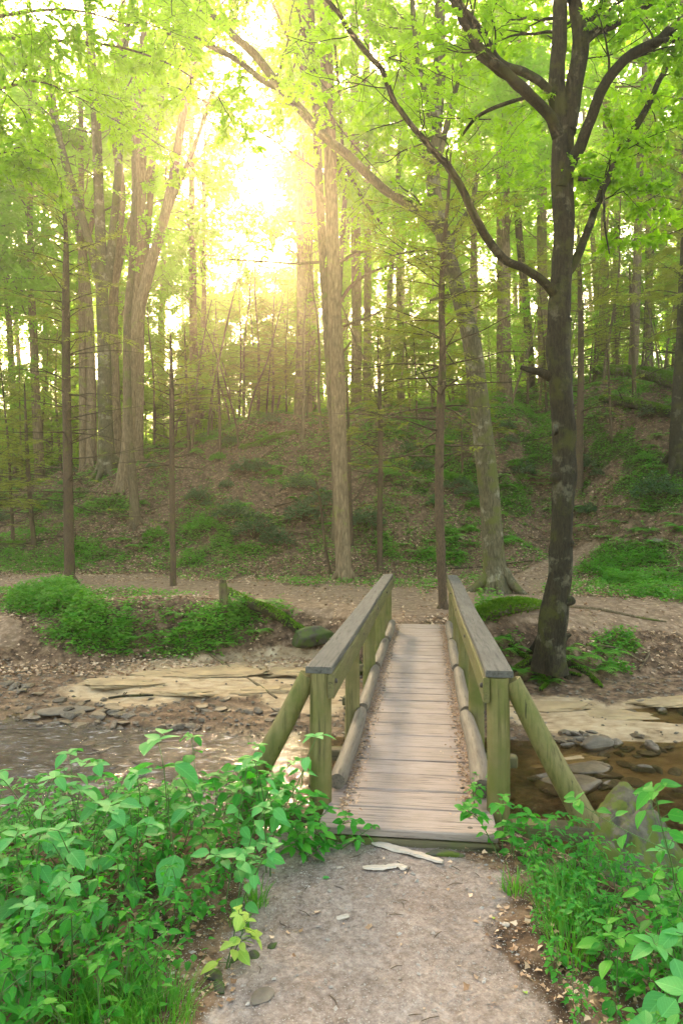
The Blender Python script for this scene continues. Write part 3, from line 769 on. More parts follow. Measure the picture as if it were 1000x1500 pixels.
def merge(dst, src, mat):
    for k in (3, 4):
        dst.f[k] += [f + dst.n for f in src.f[k]]; dst.m[k] += [np.full_like(m, mat) for m in src.m[k]]; dst.uv[k] += src.uv[k]
    dst.v += src.v; dst.n += src.n
def local(o, b): o.data.transform(Matrix.Translation(-np.array(b))); return o

# ------------------------------------------------------------------ traced trees of the middle distance
def conifer_needles(ml, mw, A, D, L, rng, dens=1.0, size=.17):
    """flat feathery sprays: side twigs along each branchlet, each fringed with needle blades"""
    A = np.asarray(A); D = np.asarray(D); n = len(A)
    if n == 0: return
    D = D / np.linalg.norm(D, axis=1)[:, None]; L = np.broadcast_to(L, (n,))
    up = np.tile([0, 0, 1.], (n, 1)) + rng.normal(0, .15, (n, 3)); S = np.cross(D, up); S /= np.linalg.norm(S, axis=1)[:, None]
    K = int(12 * dens)
    t = np.linspace(.1, 1, K)
    P = A[:, None] + D[:, None] * (L[:, None] * t)[..., None]; P[..., 2] -= .18 * L[:, None] * t ** 2
    sg = np.where(np.arange(K) % 2, 1., -1.)
    a = radians(52) * (1 + rng.normal(0, .15, (n, K)))
    SD = D[:, None] * np.cos(a)[..., None] + S[:, None] * (np.sin(a) * sg)[..., None]; SD[..., 2] -= .15
    SL = (size * (1.25 - .8 * t)[None] * (.7 + .5 * rng.rand(n, K)))
    P = P.reshape(-1, 3); SD = SD.reshape(-1, 3); SL = SL.ravel() * np.repeat(np.clip(L / .5, .5, 1.5), K)
    # each side twig: a slim blade of needles and two short forks
    tv = np.array([(0, 0, 0), (.10, .35, 0), (0, 1, -.06), (-.10, .35, 0)]); tf = np.array([(0, 1, 2), (0, 2, 3)])
    N = np.tile([0, 0, 1.], (len(P), 1)) + rng.normal(0, .35, (len(P), 3))
    scatter_tpl(ml, (tv, tf, None), P, SD, N, SL, 0)
    for s in (-1, 1):
        X = np.cross(SD, N); X /= np.linalg.norm(X, axis=1)[:, None]
        scatter_tpl(ml, (tv, tf, None), P + SD * (SL * .35)[:, None], SD * .7 + X * .75 * s, N, SL * .6, 0)
def conifer_parts(base, P, R, rng, z0, z1, Lmax, nb, dead=.3, name_mat='bark_thin', dens=1.0, ring=None):
    """trunk + dead lower branches + needled branches between heights; returns three mesh builders"""
    mt, md, ml = MB(), MB(), MB(); mw = MB()
    tube(mt, P, R, 12, 0, .10, int(rng.randint(999)), lump=.08)
    zs = P[:, 2]
    A, D, L = [], [], []
    nb = int(nb * 1.35)
    for k in range(nb):
        u = (k + rng.rand()) / nb; z = z0 + (z1 - z0) * u; i = int(np.clip(np.searchsorted(zs, z), 1, len(P) - 1)); p = P[i]
        if zs[-1] < z: continue
        az = rng.uniform(0, 2 * pi); isd = u < dead
        l = Lmax * (1 - .5 * u) * rng.uniform(.45, 1.1)
        d = np.array([cos(az), sin(az), rng.uniform(-.12, .3) + .75 * u * u])
        Q = wander(p, d, l, 6, rng, .09, -.03 if not isd else -.015); Qc = catmull(Q, 10)
        r = max(.006, min(.022, R[i] * .25))
        tube(md, Qc, np.linspace(r, .003, 10), 4, 0, 0, 0, caps=False)
        for t in (np.linspace(.25, .95, 5) if isd else np.linspace(.15, 1, max(4, int(l * 7)))):
            q = Qc[min(8, int(t * 9))]; dd = unit(Q[-1] - Q[0]); sd = np.cross(dd, [0, 0, 1]) * (1 if rng.rand() < .5 else -1)
            dir_ = unit(dd * .8 + sd * rng.uniform(.5, 1.0) + np.array([0, 0, rng.normal(0, .12)])); sl = l * .36 * rng.uniform(.5, 1.2) * (1.15 - .6 * t)
            if isd:
                twigs(md, [q], [q + dir_ * sl], .004, .002); 
                if rng.rand() < .45: A.append(q + dir_ * sl * .4); D.append(dir_); L.append(sl * .6)
            else: A.append(q); D.append(dir_); L.append(sl)
        if not isd: A.append(Qc[-3]); D.append(unit(Q[-1] - Q[-2])); L.append(l * .25)
    if A:
        A = np.array(A); D = np.array(D); L = np.array(L)
        conifer_needles(ml, mw, A, D, np.clip(L, .15, .8), rng, dens); twigs(md, A, A + D * L[:, None] * .9, .004, .002)
    return mt, md, ml

def traced_conifer(pts, Yb, label, seed, z0, z1, Lmax, nb, dead=.35, dens=1.0, group=None, mat='bark_thin', name='hemlock_tree'):
    rng = RS(seed); b = hit(pts[0][0], pts[0][1])
    if b[1] > 40: x_ = (pts[0][0] - 500) / F * 38; b = np.array([x_, 38., gz(x_, 38.)]); pts = [(pts[0][0], HOR - F * (b[2] - H_EYE) / 38, pts[0][2])] + list(pts[1:])
    Y = b[1]
    ex = [(p[0], p[1], p[2]) for p in pts]; ex = [(pts[0][0], pts[0][1] + 6, pts[0][2] * 1.25)] + ex
    P, R = px_path(ex, Y, 50)
    root = empty(name, tuple(b)); tag(root, label, 'tree', group)
    mt, md, ml = conifer_parts(b, P, R, rng, b[2] + z0, b[2] + z1, Lmax, nb, dead, dens=dens)
    if pts[0][2] > 5: flare(mt, b, R[0] * .9, rng, 5, R[0] * 1.6)
    local(mt.build('trunk', M[mat], root), b); local(md.build('branches', M['twig'], root), b)
    if ml.n: local(ml.build('crown', M['needles'], root), b)
    return root
# base pixel first, then up the trunk: (px, py, half width)
traced_conifer([(103, 856, 7.8), (101, 780, 7.2), (100, 700, 6.8), (98, 600, 6.3), (97, 500, 5.8), (97, 420, 5.0), (97, 345, 3.2), (92, 290, 1.8), (88, 255, .8)], 0, 'straight slim hemlock with bare side branches at the left edge of the trodden path', 101, 2.2, 12.5, 3.0, 62, .45, .8)
traced_conifer([(254, 858, 5.0), (253, 780, 4.2), (252, 700, 4.0), (252, 600, 3.6), (251, 540, 2.6), (250, 490, 1.2)], 0, 'thin young hemlock with mossy foot between path and mossy bank', 102, 3.2, 7.2, 1.9, 26, .4)
traced_conifer([(649, 892, 6.6), (645, 800, 6.4), (643, 700, 6.3), (645, 600, 6.0), (648, 520, 5.2), (646, 450, 4.6), (648, 380, 3.6), (655, 300, 2.6), (660, 220, 1.2)], 0, 'slender hemlock standing right at the far end of the footbridge', 103, 2.9, 9.5, 3.0, 44, .4, .9)
traced_conifer([(556, 836, 4.2), (556, 760, 4.0), (557, 680, 3.7), (556, 600, 3.0), (554, 540, 1.8), (553, 480, .8)], 0, 'thin dark sapling on the hill foot behind the left railing', 104, 2.0, 8.0, 2.2, 34, .2, 1.1)
traced_conifer([(51, 803, 3.6), (45, 740, 3.2), (41, 680, 2.8), (38, 610, 1.8), (36, 560, .8)], 0, 'leaning dark sapling beside the mossy log at the left edge', 105, 1.0, 6.0, 2.2, 26, .45)
traced_conifer([(847, 722, 6.2), (848, 640, 5.4), (850, 560, 4.8), (850, 480, 4.0), (848, 400, 3.0), (846, 330, 1.6)], 0, 'brown hemlock trunk on the hillside just behind the dark forked maple', 106, 2.2, 12, 3.0, 46, .4)
traced_conifer([(515, 800, 3.0), (512, 700, 2.6), (510, 620, 2.2), (508, 560, .9)], 0, 'slim sapling hugging the pale central tree on its right', 107, 2, 7.0, 1.8, 22, .3)
traced_conifer([(484, 842, 2.4), (476, 800, 2.2), (470, 745, 1.8), (462, 700, .8)], 0, 'little leaning sapling at the foot of the pale central tree', 108, 1.5, 3.6, .8, 8, .8)
traced_conifer([(895, 655, 2.0), (893, 600, 1.8), (890, 530, 1.4), (886, 480, .7)], 0, 'wispy sapling in front of the fallen mossy logs on the right slope', 109, 1.0, 5.5, 1.4, 16, .5)
traced_conifer([(928, 580, 3.2), (927, 520, 3.0), (924, 450, 2.4), (921, 390, 1.0)], 0, 'bare young tree rising behind the mossy log on the right slope', 110, 2, 8, 2.4, 26, .5)
traced_conifer([(322, 665, 2.2), (322, 620, 2.0), (320, 560, 1.4), (318, 520, .7)], 0, 'tiny upright hemlock on the leafy slope left of centre', 111, 1.0, 5.5, 1.7, 24, .2)
traced_conifer([(278, 668, 2.6), (275, 600, 2.2), (272, 530, 1.6), (270, 470, .7)], 0, 'young hemlock on the upper slope right of the mossy tree cluster', 112, 1.5, 8, 2.6, 36, .25)
traced_conifer([(677, 700, 1.6), (676, 650, 1.4), (674, 610, .7)], 0, 'twiggy sapling on the slope left of the moss barked tree', 113, .6, 3, 1.0, 10, .6)
traced_conifer([(992, 690, 13), (994, 600, 11), (1000, 500, 10), (1004, 400, 9), (1008, 300, 7), (1010, 200, 4)], 0, 'dark conifer trunk cut off by the right edge above the ferns', 114, 3.5, 15, 3.8, 60, .15, 1.2, mat='bark_dark')

def traced_tree(name, label, stems, mat, seed, leafm='leaf_back', crown=None, leaf=.12, group=None, fl=5, tpl=LOBED, kids=(3, 5)):
    """stems[0] starts at the base pixel; crown = (from fraction, number of boughs, length)"""
    rng = RS(seed); b = hit(stems[0][0][0], stems[0][0][1]); YM = 36 if stems[0][0][0] < 215 else 43
    if b[1] > YM:       # stands on the near shoulder of the slope
        x_ = (stems[0][0][0] - 500) / F * YM; b = np.array([x_, YM, gz(x_, YM)]); stems = [[(stems[0][0][0], HOR - F * (b[2] - H_EYE) / YM, stems[0][0][2])] + [p for p in stems[0][1:]]] + list(stems[1:])
    Y = b[1]
    root = empty(name, tuple(b)); tag(root, label, 'tree', group)
    T = []; mc = MB()
    for i, st in enumerate(stems):
        if i == 0: st = [(st[0][0], st[0][1] + 7, st[0][2] * 1.15)] + list(st)
        P, R = px_path(st, Y, 14 + 6 * len(st)); mb = MB(); tube(mb, P, R, 18 if i == 0 else 12, 0, .08, seed + i, lump=.08)
        if i == 0 and fl: flare(mb, b, R[0] * .85, rng, fl, R[0] * 1.8)
        local(mb.build('trunk' if i == 0 else 'limb', M[mat], root), b)
        if crown and st[0][2] > 3.5:
            f0, nb, Lb = crown
            for t in np.linspace(f0, 1, nb):
                k = min(len(P) - 2, int(t * (len(P) - 1)))
                branch_out(mc, T, P[k], side_dir(P[k + 1] - P[k], rng, 40, 80, .4), Lb * rng.uniform(.6, 1.15), max(.01, R[k] * .25), 1, rng, .14, .02, kids, start=.3)
    if T:
        ml = MB(); A = np.array([t[0] for t in T]); D = np.array([t[1] for t in T]); L = np.clip(np.array([t[2] for t in T]), .25, .8)
        sprays(ml, mc, A, D, L, 12, leaf * .85, tpl, rng, 0); merge(ml, mc, 1)
        local(ml.build('crown', [M[leafm], M[mat]], root), b)
    return root
# moss barked tree right of the bridge, its upper stem arching left over the path
traced_tree('beech_tree', 'moss barked tree with flared foot just beyond the right railing', [
    [(728, 868, 22), (724, 830, 17), (720, 780, 15.5), (716, 720, 15), (708, 650, 14.5), (700, 580, 14), (690, 500, 13), (672, 430, 12), (655, 370, 11.5), (643, 320, 11), (634, 270, 10.5), (636, 200, 10), (642, 120, 9), (644, 40, 8), (644, -60, 7), (640, -160, 5)],
    [(648, 350, 7), (630, 325, 7), (600, 300, 7), (570, 283, 6.5), (545, 262, 6.5), (510, 228, 6.5), (475, 200, 6.5), (440, 160, 6.5), (408, 125, 6.5), (375, 82, 6), (345, 55, 5.5), (312, 22, 5), (285, -10, 4)],
    [(408, 130, 4, .1), (385, 118, 4.2, .1), (350, 90, 4, .1), (310, 68, 4, .1), (275, 52, 3.6, .1), (245, 48, 2.6, .1)],
    [(640, 210, 5), (625, 150, 4.5), (612, 90, 4), (605, 20, 3.4), (600, -60, 3)],
    [(640, 240, 5), (655, 180, 4), (672, 110, 3.6), (690, 30, 3)],
    [(652, 380, 5), (672, 330, 4), (690, 300, 3.4), (700, 250, 2.6)]], 'bark_mossy', 21, 'leaf_canopy', (.5, 9, 2.1), .12, None, 7, MAPLE)
traced_tree('tulip_tree', 'tall pale straight tree with short branch stubs in the middle of the slope', [
    [(504, 850, 12.5), (502, 800, 11.2), (499, 720, 10.8), (497, 640, 10.4), (495, 560, 10), (491, 480, 9.6), (489, 400, 9.2), (485, 300, 8.9), (483, 200, 9.2), (479, 100, 9), (476, 0, 8.4), (472, -80, 7.5), (470, -180, 6)],
    [(498, 442, 3), (515, 418, 2.4), (545, 398, 2), (585, 385, 1.4), (610, 380, 1)], [(502, 478, 2.4), (530, 468, 1.8), (565, 452, 1.4), (592, 432, 1)], [(496, 385, 2.4), (520, 372, 2), (548, 366, 1.2)],
    [(488, 395, 3.2), (482, 375, 2.4), (478, 358, 1.6)], [(484, 330, 2.6), (478, 312, 1.6), (470, 296, 1)], [(487, 262, 2.4), (498, 250, 1.8), (503, 236, 1.2)], [(480, 300, 2.6), (468, 282, 2), (455, 268, 1.2)], [(492, 520, 2.4), (505, 512, 1.8), (514, 500, 1.2)], [(484, 215, 2.4), (472, 196, 1.8), (462, 180, 1)]],
    'bark_pale', 22, 'leaf_back', (.8, 9, 3.4), .15)
traced_tree('leaning_tree', 'thin pole tree leaning in front of the pale central trunk', [
    [(497, 842, 5.5), (494, 760, 6), (490, 660, 6.4), (484, 560, 6.4), (478, 460, 6.2), (472, 360, 6), (467, 260, 6), (462, 150, 5.6), (458, 60, 5.2), (452, -40, 4.6), (446, -120, 3.4)],
    [(472, 205, 4), (505, 245, 3), (530, 290, 2.6), (560, 330, 1.8)], [(470, 384, 2), (430, 386, 1.7), (385, 383, 1.5), (334, 380, 1)]],
    'bark_mid', 23, 'leaf_canopy', (.72, 6, 2.2), .13)
traced_tree('twin_tree', 'stout mossy footed tree with clustered stems on the left slope', [
    [(158, 692, 15), (156, 650, 11.5), (154, 590, 10), (153, 520, 9.5), (150, 440, 8.5), (148, 360, 7.6), (145, 280, 7), (142, 200, 6.6), (136, 110, 6), (130, 20, 5.4), (124, -60, 5)],
    [(152, 440, 7), (135, 370, 6), (118, 310, 5.5), (100, 250, 5), (84, 190, 4), (70, 140, 3)],
    [(156, 420, 7), (165, 350, 6), (172, 270, 5.6), (176, 200, 5), (180, 110, 4.6), (190, 20, 4), (200, -60, 3)]], 'bark_mossy', 24, 'leaf_back', (.6, 7, 3.0), .16, None, 7)
traced_tree('forked_tree', 'slanting forked tree whose dark hollow foot sits beside the mossy mound', [
    [(180, 715, 12), (187, 660, 9.5), (190, 590, 9), (194, 520, 8.5), (203, 460, 8), (218, 400, 7.5), (238, 330, 7), (252, 270, 6.5), (262, 210, 6), (272, 150, 5.5), (290, 90, 4.6), (300, 40, 4), (306, -30, 3)],
    [(240, 325, 4), (262, 270, 3.8), (285, 215, 3.2), (318, 115, 2.6)],
    [(196, 520, 6.5), (198, 440, 6), (200, 360, 6), (201, 280, 5.6), (200, 200, 5), (203, 110, 4.6), (214, 20, 4), (216, -60, 3)]], 'bark_pale', 25, 'leaf_back', (.6, 7, 2.8), .16)
traced_tree('pole_tree', 'slim brown tree standing lower on the left slope with green moss at its foot', [
    [(199, 768, 8), (195, 710, 6.6), (190, 650, 6.2), (187, 590, 6), (186, 520, 5.6), (188, 450, 5.2), (194, 380, 4.8), (197, 300, 4), (196, 220, 3)]], 'bark_mid', 26, 'leaf_back', (.75, 5, 1.6), .12)
traced_tree('leaning_tree', 'tall leaning trunk immediately right of the stout mossy footed tree', [
    [(172, 655, 9), (168, 560, 7.5), (166, 460, 7), (170, 370, 6.6), (178, 290, 6.2), (170, 200, 5.6), (172, 110, 5), (180, 10, 4.2), (184, -60, 3)],
    [(168, 420, 4.5), (190, 330, 4), (222, 240, 3.6), (236, 160, 3), (240, 90, 2.2)]], 'bark_pale', 27, 'leaf_back', (.65, 6, 2.4), .15)
traced_tree('leaning_tree', 'pale trunk leaning left behind the slim hemlock near the left edge', [
    [(134, 648, 8), (134, 560, 6.6), (130, 450, 6), (118, 350, 5.6), (102, 270, 5), (88, 200, 4.4), (74, 120, 3.6), (66, 40, 3)],
    [(122, 380, 4), (140, 300, 3.6), (146, 230, 3.2), (140, 150, 2.6)]], 'bark_pale', 28, 'leaf_back', (.7, 6, 2.2), .15)
# straight far trunks that can be told apart
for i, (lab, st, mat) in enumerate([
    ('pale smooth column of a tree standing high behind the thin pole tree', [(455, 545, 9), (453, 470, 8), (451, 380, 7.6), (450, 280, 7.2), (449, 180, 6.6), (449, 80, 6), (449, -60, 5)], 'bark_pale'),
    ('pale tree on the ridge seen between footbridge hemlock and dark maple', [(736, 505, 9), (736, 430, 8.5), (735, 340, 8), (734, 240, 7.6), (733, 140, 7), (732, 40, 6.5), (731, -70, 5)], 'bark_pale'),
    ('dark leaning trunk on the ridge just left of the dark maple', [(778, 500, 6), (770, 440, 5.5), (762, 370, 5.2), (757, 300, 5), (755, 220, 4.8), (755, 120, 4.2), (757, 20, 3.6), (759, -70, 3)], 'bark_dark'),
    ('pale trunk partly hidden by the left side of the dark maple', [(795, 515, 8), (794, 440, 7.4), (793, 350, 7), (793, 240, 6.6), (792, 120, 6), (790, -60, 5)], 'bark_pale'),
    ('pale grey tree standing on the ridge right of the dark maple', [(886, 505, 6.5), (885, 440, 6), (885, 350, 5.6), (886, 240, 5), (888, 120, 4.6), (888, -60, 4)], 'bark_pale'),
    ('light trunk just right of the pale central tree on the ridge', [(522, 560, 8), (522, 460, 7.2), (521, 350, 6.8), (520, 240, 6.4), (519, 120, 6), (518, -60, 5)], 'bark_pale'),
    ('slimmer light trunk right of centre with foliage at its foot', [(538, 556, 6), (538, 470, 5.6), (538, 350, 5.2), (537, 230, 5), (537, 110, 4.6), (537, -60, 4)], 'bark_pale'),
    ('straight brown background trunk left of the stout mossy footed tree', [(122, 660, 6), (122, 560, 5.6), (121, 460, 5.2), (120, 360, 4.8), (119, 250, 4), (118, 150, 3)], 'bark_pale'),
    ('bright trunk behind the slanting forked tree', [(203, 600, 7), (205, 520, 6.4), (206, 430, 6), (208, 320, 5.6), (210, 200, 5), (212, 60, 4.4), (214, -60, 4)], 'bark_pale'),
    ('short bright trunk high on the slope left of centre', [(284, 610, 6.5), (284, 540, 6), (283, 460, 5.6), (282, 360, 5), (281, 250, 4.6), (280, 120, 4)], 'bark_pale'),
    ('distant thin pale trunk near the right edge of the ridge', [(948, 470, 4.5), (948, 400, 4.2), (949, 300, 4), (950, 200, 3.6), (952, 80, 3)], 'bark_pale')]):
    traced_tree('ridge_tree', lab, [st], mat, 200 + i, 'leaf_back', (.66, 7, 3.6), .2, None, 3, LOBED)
print('t trees', time.time() - T00)

# ------------------------------------------------------------------ background trees: a few kinds, copied
def wild_tree(kind, seed):
    rng = RS(seed); root = empty(kind)
    if kind == 'forest_tree':
        H, r0 = rng.uniform(22, 26), rng.uniform(.2, .3); P = wander((0, 0, -.3), (rng.normal(0, .02), 0, 1), H, 9, rng, .02, 0); Pc = catmull(P, 26)
        mt = MB(); tube(mt, Pc, np.linspace(r0, .05, 26), 12, 0, .08, seed); mt.build('trunk', M['bark_pale' if seed % 3 else 'bark_mid'], root)
        mc = MB(); T = []
        for t in np.linspace(.38, .98, 20):
            k = min(24, int(t * 25)); a = rng.uniform(0, 2 * pi); d = unit([cos(a), sin(a), rng.uniform(.15, .6)])
            branch_out(mc, T, Pc[k], d, 4.2 * (1.25 - t) * rng.uniform(.6, 1.2) + .6, .05, 1, rng, .14, .03, (3, 6), start=.25)
        A = np.array([t[0] for t in T]); D = np.array([t[1] for t in T]); L = np.clip(np.array([t[2] for t in T]), .5, 1.1)
        ml = MB()
        for rep in range(3): sprays(ml, mc if rep == 0 else None, A + rng.normal(0, .25, A.shape) * rep, D + rng.normal(0, .5, D.shape) * rep, L, 9, .2, LOBED, rng, 0, 55, .4)
        merge(ml, mc, 1); ml.build('crown', [M['leaf_back'], M['bark_mid']], root)
    elif kind == 'understory_tree':
        H, r0 = rng.uniform(6.5, 9), rng.uniform(.04, .07); P = wander((0, 0, -.2), (rng.normal(0, .08), rng.normal(0, .08), 1), H, 8, rng, .05, .02); Pc = catmull(P, 20)
        mt = MB(); tube(mt, Pc, np.linspace(r0, .012, 20), 8, 0, .08, seed); mt.build('trunk', M['bark_mid'], root)
        mc = MB(); T = []
        for t in np.linspace(.3, .98, 13):
            k = min(18, int(t * 19)); a = rng.uniform(0, 2 * pi); d = unit([cos(a), sin(a), rng.uniform(-.05, .3)])
            branch_out(mc, T, Pc[k], d, 2.0 * (1.2 - t * .7) * rng.uniform(.6, 1.2), .012, 1, rng, .12, .0, (2, 4), start=.25)
        A = np.array([t[0] for t in T]); D = np.array([t[1] for t in T]); L = np.clip(np.array([t[2] for t in T]), .3, .7)
        ml = MB(); sprays(ml, mc, A, D, L, 9, .13, LOBED, rng, 0, 55, .35); merge(ml, mc, 1); ml.build('crown', [M['leaf_back'], M['bark_mid']], root)
    elif kind == 'bushy_tree':
        H, r0 = rng.uniform(13, 16), .14; P = wander((0, 0, -.3), (0, 0, 1), H, 9, rng, .03, 0); Pc = catmull(P, 26)
        mt = MB(); tube(mt, Pc, np.linspace(r0, .04, 26), 10, 0, .08, seed); mt.build('trunk', M['bark_mid'], root)
        mc = MB(); T = []
        for t in np.linspace(.08, .98, 26):
            k = min(24, int(t * 25)); a = rng.uniform(0, 2 * pi); d = unit([cos(a), sin(a), rng.uniform(-.1, .4)])
            branch_out(mc, T, Pc[k], d, 3.6 * (1.2 - t * .8) * rng.uniform(.6, 1.2), .03, 1, rng, .14, .0, (3, 6), start=.15)
        A = np.array([t[0] for t in T]); D = np.array([t[1] for t in T]); L = np.clip(np.array([t[2] for t in T]), .5, 1.1); ml = MB()
        for rep in range(2): sprays(ml, mc if rep == 0 else None, A + rng.normal(0, .3, A.shape) * rep, D + rng.normal(0, .5, D.shape) * rep, L, 9, .21, LOBED, rng, 0, 55, .4)
        merge(ml, mc, 1); ml.build('crown', [M['leaf_back'], M['bark_mid']], root)
    elif kind == 'young_hemlock':
        H, r0 = rng.uniform(7, 10), rng.uniform(.06, .09); P = wander((0, 0, -.2), (0, 0, 1), H, 8, rng, .02, .02); Pc = catmull(P, 30)
        mt, md, ml = conifer_parts((0, 0, 0), Pc, np.linspace(r0, .01, 30), rng, 1.0, H, 2.6, 60, .12, dens=1.0)
        mt.build('trunk', M['bark_thin'], root); merge(ml, md, 1); ml.build('crown', [M['needles'], M['twig']], root)
    elif kind == 'bare_pole':
        H, r0 = rng.uniform(7, 12), rng.uniform(.05, .10); P = wander((0, 0, -.2), (rng.normal(0, .12), rng.normal(0, .1), 1), H, 8, rng, .06, .0); Pc = catmull(P, 24)
        mt, md, ml = conifer_parts((0, 0, 0), Pc, np.linspace(r0, .02, 24), rng, 1.5, H, 1.7, 26, .75, dens=.8)
        mt.build('trunk', M['bark_mid'], root); merge(ml, md, 1); ml.build('crown', [M['needles'], M['twig']], root)
    return root
SPEC = {
 'forest_tree': ('tall background tree in the hazy wood beyond the ridge', 'tree', 'tall trees beyond the ridge'),
 'understory_tree': ('small leafy understory tree in the hazy wood behind the slope', 'tree', 'leafy understory trees'),
 'bushy_tree': ('leafy tree with foliage down to the ground in the hazy wood', 'tree', 'bushy trees in the far wood'),
 'young_hemlock': ('feathery young hemlock among the trees behind the slope', 'tree', 'young hemlocks behind the slope'),
 'bare_pole': ('thin bare pole tree on the hazy slope', 'tree', 'thin bare poles on the slope')}
def spread(kind, nproto, seed, spots):
    rng = RS(seed); lab, cat, grp = SPEC[kind]
    protos = [tag(wild_tree(kind, seed + i), lab, cat, grp) for i in range(nproto)]
    for i, (px, Y, sc) in enumerate(spots):
        x = (px - 500) / F * Y; loc = (x, Y, gz(x, Y) - .05); p = protos[i % nproto]; rz = rng.uniform(0, 6.28)
        if i < nproto: p.location = loc; p.rotation_euler = (0, 0, rz); p.scale = (sc,) * 3
        else: copy_thing(p, loc, rz, sc)
rg = RS(77)
sp = []
for Y in (38, 46, 55, 66, 80):
    for px in np.arange(-160, 1200, 118):
        q = px + rg.uniform(-45, 45); 
        if 300 < q < 425: continue
        sp.append((q, Y + rg.uniform(-3, 4), rg.uniform(.95, 1.35)))
sp += [(110, 50, 1.2), (230, 52, 1.25), (20, 48, 1.2), (450, 42, 1.2)]
spread('forest_tree', 5, 300, sp)
sp = []
for Y in (35, 41, 48, 60):
    for px in np.arange(-80, 1120, 105 if Y < 45 else 80):
        q = px + rg.uniform(-40, 40)
        if Y < 45 and 60 < q < 270: continue
        if Y < 38 and 380 < q < 560 or (Y < 55 and 300 < q < 420): continue
        sp.append((q, Y + rg.uniform(-2.5, 3), rg.uniform(.7, 1.15)))
spread('understory_tree', 4, 340, sp)
sp = []
for Y in (46, 58, 72, 90):
    for px in np.arange(-120, 1160, 80):
        q = px + rg.uniform(-35, 35)
        if 290 < q < 440 and Y < 70: continue
        sp.append((q, Y + rg.uniform(-4, 5), rg.uniform(.6, 1.1) * (.6 if 290 < q < 440 else 1)))
sp += [(q + rg.uniform(-14, 14), rg.uniform(41, 52), rg.uniform(.4, .65)) for q in range(-20, 430, 36)]
sp += [(318, 47, .78), (345, 52, .82), (372, 46, .72), (400, 50, .85), (425, 46, .8), (385, 57, .9), (330, 60, .95)]
spread('bushy_tree', 4, 360, sp)
sp = [(x, y, s) for x, y, s in ((-20, 24, 1), (20, 28, 1.05), (350, 42, 1.1), (560, 31, .75), (700, 29, .75), (905, 41, 1), (420, 38, .8), (300, 45, 1.1), (650, 38, 1), (800, 36, 1), (990, 44, 1.1), (600, 35, 1), (870, 40, 1), (940, 42, 1), (330, 52, 1.2), (390, 38, .8), (60, 40, 1.2), (450, 36, .7), (120, 42, 1.2), (490, 44, 1), (390, 48, 1.2), (-40, 34, 1.2), (610, 34, .8))]
spread('young_hemlock', 4, 380, sp)
sp = []
for k in range(44):
    px = rg.choice([rg.uniform(200, 620), rg.uniform(-30, 1030)]); sp.append((px, rg.uniform(32, 48), rg.uniform(.6, 1.1)))
spread('bare_pole', 5, 420, sp)
print('t background', time.time() - T00)

# canopy of a maple standing outside the picture on the left, boughs reaching in
def left_maple(name, label, X0, Y0, seed, boughs, leaf, leafm):
    rng = RS(seed); b = np.array([X0, Y0, gz(X0, Y0)]); root = empty(name, tuple(b)); tag(root, label, 'tree')
    mt = MB(); H = 13; P = catmull([b + [0, 0, -.3], b + [.1, 0, 4], b + [.0, .2, 8], b + [.3, 0, H]], 30); tube(mt, P, np.linspace(.24, .08, 30), 14, 0, .1, seed)
    local(mt.build('trunk', M['bark_mid'], root), b); mc = MB(); T = []
    for (pts, Y, r, l) in boughs:
        Q = catmull([at(p[0], p[1], Y + (p[2] if len(p) > 2 else 0)) for p in pts], 22); st = P[np.argmin(np.abs(P[:, 2] - (Q[0][2] - 1.0)))]
        Q = np.vstack([catmull([st, (st + Q[0]) / 2 + [0, 0, .3], Q[0]], 10)[:-1], Q]); R = np.linspace(r, r * .25, len(Q)); mb = MB(); tube(mb, Q, R, 8, 0, .1, seed)
        local(mb.build('limb', M['bark_mid'], root), b)
        for t in np.linspace(.3, 1, 10):
            k = min(len(Q) - 2, int(t * (len(Q) - 1))); branch_out(mc, T, Q[k], side_dir(Q[k + 1] - Q[k], rng, 40, 75, .35), l * rng.uniform(.7, 1.15), .012, 1, rng, .14, 0, (3, 5), start=.2)
    A = np.array([t[0] for t in T]); D = np.array([t[1] for t in T]); L = np.clip(np.array([t[2] for t in T]), .25, .6)
    ml = MB(); sprays(ml, mc, A, D, L, 13, leaf * .74, MAPLE, rng, 0, 58, .45); merge(ml, mc, 1); local(ml.build('crown', [M[leafm], M['bark_dark']], root), b)
left_maple('maple_tree', 'maple boughs of a tree outside the left edge hanging over the upper left', -9.5, 14, 31, [
    ([(-60, 40), (20, 20), (110, 15, .5), (200, 40, 1)], 13, .05, 1.4), ([(-60, 140), (0, 130), (60, 120, .5), (130, 150, 1)], 13.5, .045, 1.2),
    ([(-60, -60), (60, -60), (180, -50, 1), (300, -20, 2)], 12, .06, 1.6), ([(-60, -140), (80, -150), (240, -140, 1), (400, -90, 2)], 13, .06, 1.8),
    ([(-50, 230), (0, 225), (40, 215, .5), (80, 235, .5)], 15, .035, .9), ([(100, 60), (180, 70), (260, 100, 1), (330, 150, 1)], 15, .04, 1.3)], .12, 'leaf_canopy')
left_maple('maple_tree', 'airy maple whose yellow green sprays fill the top between the arching limbs', -.15, 25.5, 32, [
    ([(380, -40), (330, 0), (280, 60, .5), (230, 110, 1)], 21, .05, 1.6), ([(400, -100), (360, -60), (300, -30, 1), (220, 10, 2)], 20, .05, 1.8),
    ([(440, 40), (430, 100), (400, 150, .5), (350, 190, 1)], 22, .04, 1.5), ([(480, -60), (520, 0), (560, 60, .5), (600, 120, 1)], 20, .05, 1.8),
    ([(440, 60), (470, 140), (500, 190, .5), (560, 260, 1)], 21, .05, 1.5), ([(200, 100), (180, 160), (230, 210, .5), (300, 240, 1)], 24, .04, 1.3)], .14, 'leaf_canopy')
print('t maples', time.time() - T00)

